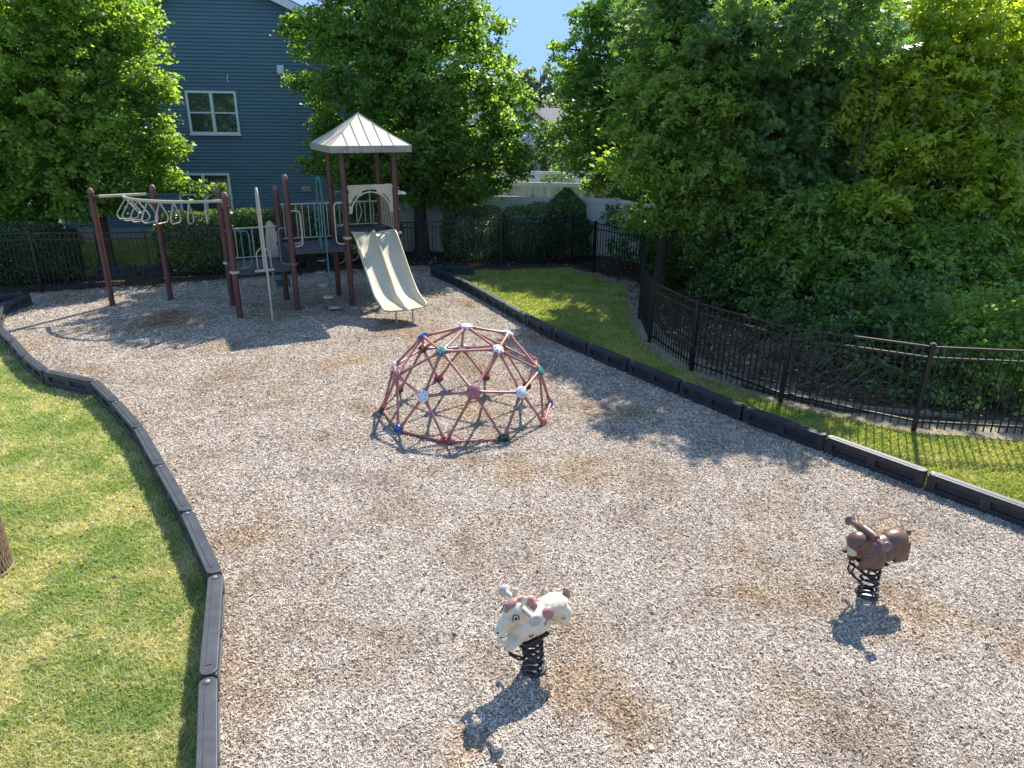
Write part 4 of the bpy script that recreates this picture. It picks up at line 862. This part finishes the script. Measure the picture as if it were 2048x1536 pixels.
for (s0_, z0_), (s1_, z1_) in (((-ov, el_-ov*.44), (peak_s, peak_z)), ((peak_s, peak_z), (HL+ov, er_-ov*.46))):
    for th0, th1 in ((.06, .16),):
        vs = [hpt(s0_, z0_+th0, .35), hpt(s1_, z1_+th0, .35), hpt(s1_, z1_+th1, .35), hpt(s0_, z0_+th1, .35), hpt(s0_, z0_+th0, -D-.3), hpt(s1_, z1_+th0, -D-.3), hpt(s1_, z1_+th1, -D-.3), hpt(s0_, z0_+th1, -D-.3)]
        mb.add(vs, [(0, 1, 2, 3), (7, 6, 5, 4), (3, 2, 6, 7), (0, 4, 5, 1), (0, 3, 7, 4), (1, 5, 6, 2)])
hr = obj('roof', mb, M['shingle'], house)
mb = MB()
for (s0_, z0_), (s1_, z1_) in (((-ov, el_-ov*.44), (peak_s, peak_z)), ((peak_s, peak_z), (HL+ov, er_-ov*.46))):
    mb.add([hpt(s0_, z0_-.14, .36), hpt(s1_, z1_-.14, .36), hpt(s1_, z1_+.12, .36), hpt(s0_, z0_+.12, .36), hpt(s0_, z0_-.14, .01), hpt(s1_, z1_-.14, .01), hpt(s1_, z1_+.055, .01), hpt(s0_, z0_+.055, .01)], [(0, 1, 2, 3), (0, 4, 5, 1), (3, 2, 6, 7)])
obj('fascia', mb, M['white_trim'], hr)
for s_ in (.05, HL-.05): obj('corner_trim', MB().box(hpt(s_, 3.05, .02), (.11, .07, 5.3), radians(6.5)), M['white_trim'], house)
def window(px0, py0, px1, py1, lab):
    s0_, zt = HP(px0, py0); s1_, zb = HP(px1, py1); c = (s0_+s1_)/2; w_ = s1_-s0_; h_ = zt-zb; zc = (zt+zb)/2; r = radians(6.5)
    mb = MB(); f = .075
    for x, zz, ww, hh_ in ((c, zt-f/2, w_, f), (c, zb+f/2, w_, f), (s0_+f/2, zc, f, h_-2*f), (s1_-f/2, zc, f, h_-2*f), (c, zc, .10, h_-2*f)): mb.box(hpt(x, zz, .045), (ww, .07, hh_), r)
    for sg in (-1, 1): mb.box(hpt(c+sg*(w_/4-.01), zc, .040), (w_/2-f-.06, .045, .05), r)
    wn = obj('window', mb, M['white_trim'], house, bevel=.006)
    if lab: wn['label'] = lab
    for sg in (-1, 1):
        for z0_, z1_ in ((zb+f, zc-.025), (zc+.025, zt-f)): obj('pane', MB().box(hpt(c+sg*(w_/4-.01), (z0_+z1_)/2, .030), (w_/2-f-.045, .012, z1_-z0_), r), M['glass'], wn)
    obj('sill', MB().box(hpt(c, zb-.02, .055), (w_+.08, .10, .035), r), M['white_trim'], wn)
window(370, 181, 482, 269, 'upper window with half drawn blinds'); window(352, 346, 470, 432, 'lower window behind the maple branches')
s_, z_ = HP(613, 378); mb = MB().box(hpt(s_, z_, .04), (.34, .07, .17), radians(6.5))
for j in range(3): mb.box(hpt(s_, z_-.05+.05*j, .085), (.28, .02, .015), radians(6.5))
obj('wall_vent', mb, M['tan'], house, bevel=.006)
s_, z_ = HP(562, 140); obj('utility_box', MB().box(hpt(s_, z_, .06), (.22, .10, .28), radians(6.5)).box(hpt(s_, z_, .12), (.16, .02, .20), radians(6.5)), M['white_trim'], house, bevel=.01)
s_, z_ = HP(456, 158); obj('pipe', MB().tube([hpt(s_, z_-.1, .06), hpt(s_, z_+.1, .06), hpt(s_+.05, z_+.12, .06)], .016, 8), M['white_trim'], house, smooth=True)
for px, lb in ((31, 'left of two white posts under the left tree foliage'), (43, 'right of two white posts under the left tree foliage')):
    p = AT(px, 462, 24.0); t = thing('white_post', (p.x, p.y, 0), lb, 'post'); obj('shaft', MB().box((p.x, p.y, .6), (.12, .12, 1.4)), M['white_trim'], t, bevel=.01); obj('cap', MB().box((p.x, p.y, 1.32), (.17, .17, .05)), M['white_trim'], t, bevel=.01)

# ------------------------------------------------------------ vinyl privacy fences
def vinyl(pts, h, label, m='vinyl', step=2.4, z0=-.05, lattice=True, tone=None):
    t = thing('vinyl_fence', (pts[0][0], pts[0][1], 0), label, 'fence', 'vinyl privacy fences')
    for (x0, y0), (x1, y1) in zip(pts[:-1], pts[1:]):
        a, b = Vector((x0, y0, 0)), Vector((x1, y1, 0)); L = (b-a).length; X = (b-a)/L; n = max(1, round(L/step)); rz = atan2(X.y, X.x); Y_ = Vector((-X.y, X.x, 0))
        for k in range(n):
            s0_, s1_ = L*k/n, L*(k+1)/n; c = a+X*((s0_+s1_)/2); w_ = s1_-s0_-.13; mb = MB(); nb = int(w_/.155)
            for j in range(nb):
                q = a+X*(s0_+.065+w_*(j+.5)/nb); mb.box(q+Z*((h-.06)/2), (w_/nb-.006, .022, h-.18), rz)
            mb.box(c+Z*((h-.06)/2), (w_, .014, h-.19), rz); pn = obj('panel', mb, M[tone or m], t)
            obj('top_rail', MB().box(c+Z*(h-.08), (w_, .05, .16), rz), M[m], t); obj('bottom_rail', MB().box(c+Z*(.10+z0), (w_, .05, .14), rz), M[m], t)
        for k in range(n+1):
            q = a+X*(L*k/n); obj('post', MB().box(q+Z*((h+.02)/2+z0), (.128, .128, h+.05), rz).box(q+Z*(h+.02), (.15, .15, .03), rz), M[m], t)
    return t
vinyl([(-4.3, 23.9), (.6, 23.75), (3.3, 23.4), (4.6, 21.2)], 1.84, 'pale grey green privacy fence right behind the clipped far shrubs', 'vinyl_grey', 2.6)
vinyl([(-4.2, 29.6), (1.4, 29.3), (7.0, 28.6)], 1.80, 'white privacy fence stained with mildew, second one back', 'white_trim', 2.35, tone='mildew')
vinyl([(-2.0, 35.2), (2.6, 35.2), (8.0, 36.0)], 1.80, 'farthest white privacy fence below the distant roofs', 'white_trim', 2.4)
# far houses
def farhouse(x, y, w_, d_, hw, hr_, lab, rz=0, wm='vinyl'):
    t = thing('distant_house', (x, y, 0), lab, 'house', 'distant houses'); R_ = Matrix.Rotation(rz, 3, 'Z'); c = Vector((x, y, 0))
    P = lambda a, b, z: c+R_@Vector((a, b, z)); hx, hy = w_/2, d_/2
    obj('wall', MB().add([P(-hx, -hy, 0), P(hx, -hy, 0), P(hx, hy, 0), P(-hx, hy, 0), P(-hx, -hy, hw), P(hx, -hy, hw), P(hx, hy, hw), P(-hx, hy, hw), P(-hx, 0, hr_-.1), P(hx, 0, hr_-.1)], [(0, 1, 5, 4), (2, 3, 7, 6), (1, 2, 6, 9, 5), (3, 0, 4, 8, 7)]), M[wm], t)
    k = hx+.3; g_ = hy+.35; rf = obj('roof', MB().add([P(-k, -g_, hw-.15), P(k, -g_, hw-.15), P(k, 0, hr_), P(-k, 0, hr_), P(k, g_, hw-.15), P(-k, g_, hw-.15), P(-k, -g_, hw-.3), P(k, -g_, hw-.3), P(k, 0, hr_-.15), P(-k, 0, hr_-.15), P(k, g_, hw-.3), P(-k, g_, hw-.3)], [(0, 1, 2, 3), (3, 2, 4, 5), (9, 8, 7, 6), (11, 10, 8, 9), (0, 6, 7, 1), (5, 4, 10, 11), (1, 7, 8, 2), (2, 8, 10, 4), (0, 3, 9, 6), (3, 5, 11, 9)]), M['shingle'], t)
    obj('vent_pipe', MB().tube([P(.2, -1, hr_-1.1), P(.2, -1, hr_+.45)], .09, 8), M['white_trim'], rf, smooth=True)
    for a in (-hx*.5, hx*.4):
        obj('window', MB().box(P(a, -hy-.03, hw*.5), (1.0, .08, 1.3), rz), M['glass'], t)
    return t
farhouse(3.6, 52, 8.5, 9, 2.8, 4.75, 'distant house with low grey roof seen through the gap between trees')
farhouse(-1.6, 50, 6.0, 8, 3.6, 6.4, 'distant house with steeper roof, half hidden left of the low grey roof', rz=pi/2)

# ------------------------------------------------------------ hedges and shrubs
hd = atan2(2.5, 5.8)
bush('hedge', 'long clipped hedge behind the fence in front of the blue house', [((-8.75, 20.5, .80), (1.45, .75, .86), hd), ((-7.0, 21.2, .80), (1.5, .75, .86), hd), ((-4.9, 22.15, .78), (1.35, .7, .84), hd)], M['hedge_lt'], .062, 1100)
bush('shrub', 'dark round shrub at the left photo edge behind the fence', [((-12.9, 18.9, .72), (1.15, .65, .74), .2), ((-14.6, 18.5, .72), (1.1, .65, .72), .2)], M['hedge'], .06, 1200, 'shrub', seed=9)
bush('shrub', 'low dark hedge behind the left edge shrub, below the white posts', [((-16.2, 22.4, .75), (1.7, .6, .80), .1)], M['hedge'], .065, 1100, 'shrub', seed=10)
bush('shrub', 'left one of the clipped shrubs in front of the pale privacy fence', [((-1.25, 22.3, .82), (.95, .55, .84), .05)], M['hedge'], .06, 1000, 'shrub', 'clipped shrubs by the privacy fence', seed=12)
bush('shrub', 'middle clipped shrub beside the conical one', [((.55, 22.5, .86), (1.0, .55, .86), .05)], M['hedge_lt'], .06, 900, 'shrub', 'clipped shrubs by the privacy fence', seed=13)
rng = np.random.default_rng(30); t = thing('conical_shrub', (1.65, 22.9, 0), 'tall conical shrub with shiny leaves at the fence corner', 'shrub'); n = 9500
zz = rng.random(n)**.9*2.05; rr = .84*np.clip(1-(zz/2.08)**3.2, 0, 1)**.8*(1-.35*rng.random(n)**2)*(1+.10*np.sin(zz*9)); aa = rng.uniform(0, 2*pi, n)
leaves('foliage', np.c_[1.65+rr*np.cos(aa), 22.9+rr*np.sin(aa), zz+.12+rng.normal(0, .03, n)], .07, M['hedge_lt'], t, up=.3, rng=rng)
obj('stem', MB().tube([(1.65, 22.9, -.05), (1.65, 22.9, 1.8)], [.04, .01], 6), M['bark'], t)

# ------------------------------------------------------------ trees
TA = G(210, 546); TB = G(845, 508)
tree('maple_tree', 'maple tree at the left photo edge, its trunk behind the fence', (TA.x, TA.y+.2, 0), 9.5, .22, [(60, 40, 20, 2.1), (190, 30, 20.5, 1.6), (262, 50, 20.5, .85), (240, 140, 20.3, 1.3), (300, 190, 20.3, .65), (318, 175, 20.4, .45), (110, 190, 19.8, 2.1), (235, 250, 20.0, 1.35), (325, 272, 20.1, .75), (352, 290, 20.0, .45), (20, 310, 20, 1.9), (150, 350, 19.7, 1.5), (270, 335, 20, .95), (330, 352, 20.2, .42), (385, 372, 20.3, .34), (430, 376, 20.3, .24), (75, 395, 20, .95), (5, 400, 19.9, 1.0), (215, 400, 20.2, .55), (160, 420, 20, .4), (100, -90, 20.5, 2.0), (-60, 120, 20, 2.2), (-80, 330, 20, 1.6), (120, 200, 21.6, 2.0), (60, 330, 21.6, 1.8), (200, 300, 21.8, 1.3)], 'maple2', .118, 5.6, 42, .26, seed=41, tpl=LEAF4)
tree('maple_tree', 'big maple tree behind the roofed tower, its trunk by the fence', (TB.x, TB.y-.1, 0), 11, .21, [(830, 345, 23, 1.35), (735, 350, 22.9, 1.1), (920, 335, 22.8, 1.35), (1000, 312, 23, 1.0), (1042, 322, 23, .55), (648, 320, 23.2, .62), (612, 330, 23.3, .3), (700, 290, 22.8, 1.2), (820, 270, 22, 1.6), (930, 240, 22.4, 1.6), (1015, 240, 23, .8), (1052, 205, 23.2, .35), (985, 165, 22.9, .9), (1010, 130, 23.2, .35), (1000, 45, 23.4, .38), (955, 60, 23.2, .8), (865, 120, 22.2, 1.9), (740, 150, 22.4, 1.7), (650, 180, 22.9, .75), (595, 158, 23.1, .42), (640, 70, 23, 1.0), (592, 55, 23.1, .55), (735, 30, 22.7, 1.8), (860, 0, 22.8, 1.7), (690, -90, 23, 1.5), (800, -140, 23, 1.8), (900, -120, 23, 1.3), (640, 235, 23.2, .4), (665, 265, 23.1, .5), (900, 385, 23, .62), (960, 375, 23, .5), (1000, 372, 23, .4), (750, 395, 23, .5), (830, 200, 24.6, 1.9), (760, 320, 24.4, 1.5), (920, 320, 24.4, 1.4), (800, 60, 24.6, 1.8)], 'maple', .115, 5.6, 42, .26, seed=42)
G_ = 'trees beyond the right fence'
tree('broadleaf_tree', 'pale topped tree at the left end of the right woods, beside the sky gap', AT(1290, 470, 26).xy.to_3d(), 10, .2, [(1235, 20, 26, 1.2), (1190, 60, 26, .8), (1168, 30, 26, .45), (1150, 120, 26, .75), (1125, 95, 26, .35), (1190, 190, 26, 1.4), (1145, 175, 26, .55), (1165, 290, 25.5, 1.25), (1250, 110, 26, 1.5), (1270, 260, 25, 1.6), (1240, 370, 25, 1.0), (1300, 0, 26, 1.5), (1330, 160, 25, 1.7), (1320, 340, 24.5, 1.6), (1190, 360, 26, .5)], 'maple', .13, 4.8, 40, .3, seed=43, group=G_)
tree('pecan_tree', 'tree with drooping pale green leaf sprays over the fence bend', (3.9, 18.6, 0), 8, .17, [(1310, 170, 18.6, 1.1), (1375, 130, 18, 1.2), (1340, 240, 17.8, 1.15), (1270, 250, 18.4, .7), (1430, 210, 17.2, 1.2), (1290, 330, 18, .85), (1375, 320, 17.2, 1.0), (1245, 330, 18.8, .55), (1470, 330, 16.8, 1.0), (1330, 420, 17.8, .7), (1420, 420, 17, .8), (1500, 430, 16.4, .8), (1280, 440, 18.5, .5), (1560, 480, 16, .7), (1400, 60, 18.6, 1.2)], 'pecan', .15, 5.6, 34, .26, 'mix', seed=44, group=G_, tpl=LEAFL, up=.25)
tree('sweetgum_tree', 'dark blue green star leaved tree in the middle of the right woods', (6.2, 18.4, 0), 9, .2, [(1480, 20, 18.4, 1.5), (1560, 90, 17.8, 1.7), (1500, 150, 18, 1.3), (1600, 190, 17.2, 1.4), (1640, 40, 18, 1.5), (1560, 290, 17, 1.2), (1660, 260, 17, 1.0), (1540, -80, 18.4, 1.5), (1330, 40, 19.4, 1.3), (1400, -20, 19.2, 1.4), (1620, 370, 16.6, .9), (1600, 40, 14.8, .6), (1500, 0, 15.2, .55), (1690, 60, 14.7, .5), (1560, 110, 15.2, .5), (1430, 90, 16.6, .5), (1740, -10, 14.5, .5), (1640, -50, 14.9, .5), (1770, 70, 14.6, .45)], 'sweetgum', .21, 5.2, 34, .30, seed=45, group=G_, tpl=STAR)
tree('yellow_green_tree', 'bright yellow green tree at the top right of the photo', (9.6, 16.8, 0), 8, .18, [(1770, 60, 17, 1.3), (1850, 20, 17, 1.4), (1950, 50, 16.5, 1.5), (1800, 160, 16.4, 1.3), (1900, 150, 16.4, 1.4), (2010, 150, 16, 1.4), (1750, 230, 16.2, 1.0), (1850, 270, 16, 1.2), (1960, 260, 15.8, 1.2), (2080, 280, 15.6, 1.3), (1790, 340, 15.6, .95), (1880, 370, 15.4, .95), (1980, 380, 15.2, 1.0), (2090, 80, 16, 1.5), (1700, 120, 17, .9), (1740, 420, 15.2, .8), (2070, 420, 15, .9)], 'yellowgreen', .15, 5.0, 32, .28, 'mix', seed=46, group=G_, tpl=LEAFL, up=.25)
tree('pecan_tree', 'lower tree with hanging leaf sprays above the right understory', (7.3, 15.8, 0), 5, .12, [(1660, 420, 15.4, .8), (1620, 500, 15.2, .7), (1700, 520, 14.8, .75), (1560, 560, 15.4, .55), (1780, 500, 14.6, .7), (1860, 480, 14.6, .7), (1680, 600, 14.6, .5), (1900, 560, 14.2, .7)], 'pecan', .14, 6.0, 34, .24, 'mix', seed=47, group=G_, tpl=LEAFL, up=.25)
U_ = 'understory bushes behind the right fence'
def under(label, lobes, m, ls, seed, per=7, npr=30, tpl=LEAF4, base=None):
    b0 = AT(*lobes[0][:3]); return tree('understory_bush', label, (b0.x, b0.y, 0), max(1.2, b0.z), .05, lobes, m, ls, per, npr, .24, seed=seed, group=U_, cat='bush', tpl=tpl)
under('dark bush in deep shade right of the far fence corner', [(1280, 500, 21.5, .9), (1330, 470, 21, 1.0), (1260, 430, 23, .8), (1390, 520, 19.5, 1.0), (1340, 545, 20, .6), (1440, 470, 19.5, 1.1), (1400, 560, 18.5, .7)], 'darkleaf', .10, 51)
under('blue green vine covered bush behind the brushwood', [(1480, 560, 16.4, .85), (1570, 580, 15.6, .8), (1420, 580, 17, .6), (1520, 640, 15.4, .6), (1610, 660, 14.6, .7), (1450, 500, 17, .9), (1480, 640, 16, .5), (1540, 700, 14.6, .45), (1620, 560, 16, 1.0), (1700, 560, 16, 1.0), (1600, 740, 13.6, .35)], 'vine', .10, 52)
under('leafy vine tangle behind the widest fence panel', [(1700, 640, 14.2, .75), (1790, 640, 13.8, .8), (1740, 720, 13.2, .55), (1820, 730, 12.8, .6), (1650, 720, 13.8, .45), (1890, 700, 13, .65), (1720, 780, 12.6, .35), (1800, 790, 12.3, .4), (1850, 600, 13.8, .8), (1670, 760, 13, .4), (1870, 790, 12, .4), (1760, 560, 15, 1.0), (1660, 800, 12.4, .25), (1880, 560, 15, 1.0)], 'vine', .105, 53)
under('low vines creeping along the foot of the right fence', [(1480, 690, 13.6, .4), (1560, 720, 12.9, .35), (1640, 745, 12.2, .35), (1700, 760, 11.6, .35), (1760, 740, 11.7, .45), (1840, 760, 11.2, .4), (1900, 770, 11.0, .4), (1650, 785, 11.3, .32), (1720, 795, 10.95, .34), (1790, 800, 10.7, .34), (1860, 805, 10.5, .33)], 'vine', .085, 55)
under('thick leafy growth pressed against the widest fence panel', [(1680, 690, 12.6, .6), (1760, 670, 12.3, .7), (1850, 660, 12.0, .75), (1800, 600, 12.8, .8), (1700, 620, 13.3, .8), (1880, 720, 11.4, .5), (1600, 650, 13.9, .65), (1530, 640, 14.6, .6)], 'vine', .10, 57)
under('grassy bright growth at the right edge, low behind the fence', [(1950, 740, 11.1, .5), (2020, 740, 10.9, .55), (2080, 730, 10.9, .6), (1960, 660, 11.6, .7), (2040, 640, 11.6, .75), (2000, 790, 10.6, .25), (1930, 800, 10.6, .22), (2070, 800, 10.6, .3), (1920, 620, 12.4, .7), (2110, 650, 11.2, .7), (1940, 815, 10.35, .28), (2020, 818, 10.3, .3), (2090, 815, 10.3, .3)], 'maple2', .085, 58)
under('leafy branches hanging low in the middle of the right woods', [(1420, 470, 17.5, .9), (1500, 520, 16.6, .8), (1590, 500, 16.0, .9), (1690, 480, 15.8, .9), (1640, 560, 15.2, .7), (1760, 560, 14.8, .8), (1850, 520, 14.8, .9)], 'pecan', .12, 56)
under('bright bush at the right photo edge behind the fence', [(1960, 650, 13.4, .85), (2040, 620, 13.4, .9), (2000, 740, 12.6, .6), (2070, 740, 12.4, .6), (1940, 770, 12, .4), (2030, 800, 11.8, .35), (2130, 650, 13, 1.0), (1980, 520, 14.4, .9), (2080, 500, 14.4, .9), (1920, 820, 11.6, .3), (2000, 820, 11.6, .35), (2080, 810, 11.6, .4), (1900, 480, 15, 1.0)], 'maple2', .095, 54)
# dark woods farther back: they close the view and shade the front row
W_ = 'dark trees deeper in the right woods'
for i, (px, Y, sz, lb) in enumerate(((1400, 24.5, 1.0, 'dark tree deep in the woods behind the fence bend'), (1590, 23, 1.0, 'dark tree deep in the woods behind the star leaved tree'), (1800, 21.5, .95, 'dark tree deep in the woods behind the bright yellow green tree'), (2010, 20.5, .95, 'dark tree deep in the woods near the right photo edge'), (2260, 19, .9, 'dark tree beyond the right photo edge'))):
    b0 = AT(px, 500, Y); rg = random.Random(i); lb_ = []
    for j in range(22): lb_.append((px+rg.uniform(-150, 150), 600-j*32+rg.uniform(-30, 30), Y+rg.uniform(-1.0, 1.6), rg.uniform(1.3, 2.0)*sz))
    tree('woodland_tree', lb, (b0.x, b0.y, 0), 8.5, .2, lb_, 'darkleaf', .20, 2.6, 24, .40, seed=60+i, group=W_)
# bare brushwood at the fence bend
t = thing('brushwood', (4.6, 13.6, 0), 'tangle of bare brown twigs behind the fence near the second post', 'brushwood'); rg = random.Random(4); mb = MB()
for i in range(150):
    p = G(rg.uniform(1420, 1760), rg.uniform(720, 815)); p.y += rg.uniform(.1, .8); h = rg.uniform(.3, 1.25); a = rg.uniform(-1.2, 1.2); pts = [p]
    for j in range(4): a += rg.uniform(-.5, .5); pts.append(pts[-1]+Vector((sin(a)*h/4*rg.uniform(.6, 1.6), rg.uniform(-.06, .1), h/4*rg.uniform(.2, 1.1))))
    mb.tube(pts, [.007, .006, .005, .004, .002], 4, caps=False)
obj('twigs', mb, M['twig'], t)
t = thing('fallen_log', G(1600, 800), 'thin grey log lying on the ground behind the right fence', 'log'); obj('log_body', MB().tube([G(1500, 790)+Vector((0, .4, .05)), G(1700, 842)+Vector((0, .45, .05)), G(1960, 868)+Vector((0, .5, .05))], [.05, .06, .05], 8), M['bark_grey'], t, smooth=True)
# trees in the distance
D_ = 'trees in the distance'
def far(label, px, Y, top, bot, wpx, m, ls, per, seed):
    lobes = []; rg = random.Random(seed); sc = 1414/Y
    for j in range(12): f = j/11; y = bot+(top-bot)*f; k = wpx*(1-.55*f*f); lobes.append((px+rg.uniform(-k, k), y+k*.3, Y+rg.uniform(-1, 1), (wpx*.52*(1-.30*f))/sc*1.0))
    b0 = AT(px, bot, Y); return tree('distant_tree', label, (b0.x, b0.y, 0), AT(px, top, Y).z, .25, lobes, m, ls, per, 22, .42, seed=seed, group=D_)
far('rounded hazy tree standing tallest in the sky gap', 1085, 84, 135, 230, 60, 'farleaf', .42, .9, 71); far('hazy tree left of the tallest one in the sky gap', 1035, 88, 160, 235, 52, 'farleaf', .42, .9, 72)
far('hazy tree partly behind the right woods, right of the tallest', 1160, 80, 130, 235, 60, 'farleaf', .42, .9, 73); far('low hazy tree behind the big maple', 985, 90, 160, 240, 40, 'farleaf', .42, .8, 74)
far('narrow dark tree below the distant low roof', 1090, 41, 245, 335, 34, 'darkleaf', .2, 1.8, 75); far('dark tree right of the distant low roof', 1150, 39, 235, 345, 40, 'darkleaf', .2, 1.8, 76); far('dark tree left of the distant roofs behind the maple', 1030, 43, 265, 335, 28, 'darkleaf', .2, 1.8, 77)
for i, (x, lb) in enumerate(((-42, 'far left woodland behind the blue house'), (-20, 'woodland behind the blue house roof'), (30, 'woodland far behind the right trees'), (55, 'woodland at the far right'))):
    px = 1024+1414*x/86; far(lb, px, 80, 130, 240, 160, 'farleaf', .5, .35, 80+i)
bush('shrub', 'small plants between the two white privacy fences', [(AT(1115, 356, 31.5).xy.to_3d()+Vector((0, 0, 1.2)), (.8, .5, .75), 0), (AT(1010, 362, 31.5).xy.to_3d()+Vector((0, 0, .9)), (1.2, .5, .8), 0)], M['hedge_lt'], .10, 250, 'shrub', seed=15)

rng = np.random.default_rng(99)
Q = np.c_[rng.uniform(-7, -2.5, 130), rng.uniform(3.4, 12, 130)]; Q = Q[inside([tuple(p.xy) for p in lawn_left_poly], Q[:, 0], Q[:, 1])]
tag(leaves('stray_leaves', np.c_[Q, rng.uniform(-.03, -.005, len(Q))], .05, M['litterleaf'], up=1.2, rng=rng), 'few stray brown leaves and chips lying on the left lawn', 'fallen leaves', kind='stuff')
Q = np.c_[rng.uniform(-8, 6, 260), rng.uniform(3.5, 19, 260)]; Q = Q[inside([tuple(p.xy) for p in chip_poly], Q[:, 0], Q[:, 1])]
tag(leaves('stray_leaves', np.c_[Q, rng.uniform(.015, .03, len(Q))], .055, M['litterleaf'], up=1.5, rng=rng), 'scattered brown leaves lying on the wood chips', 'fallen leaves', kind='stuff')
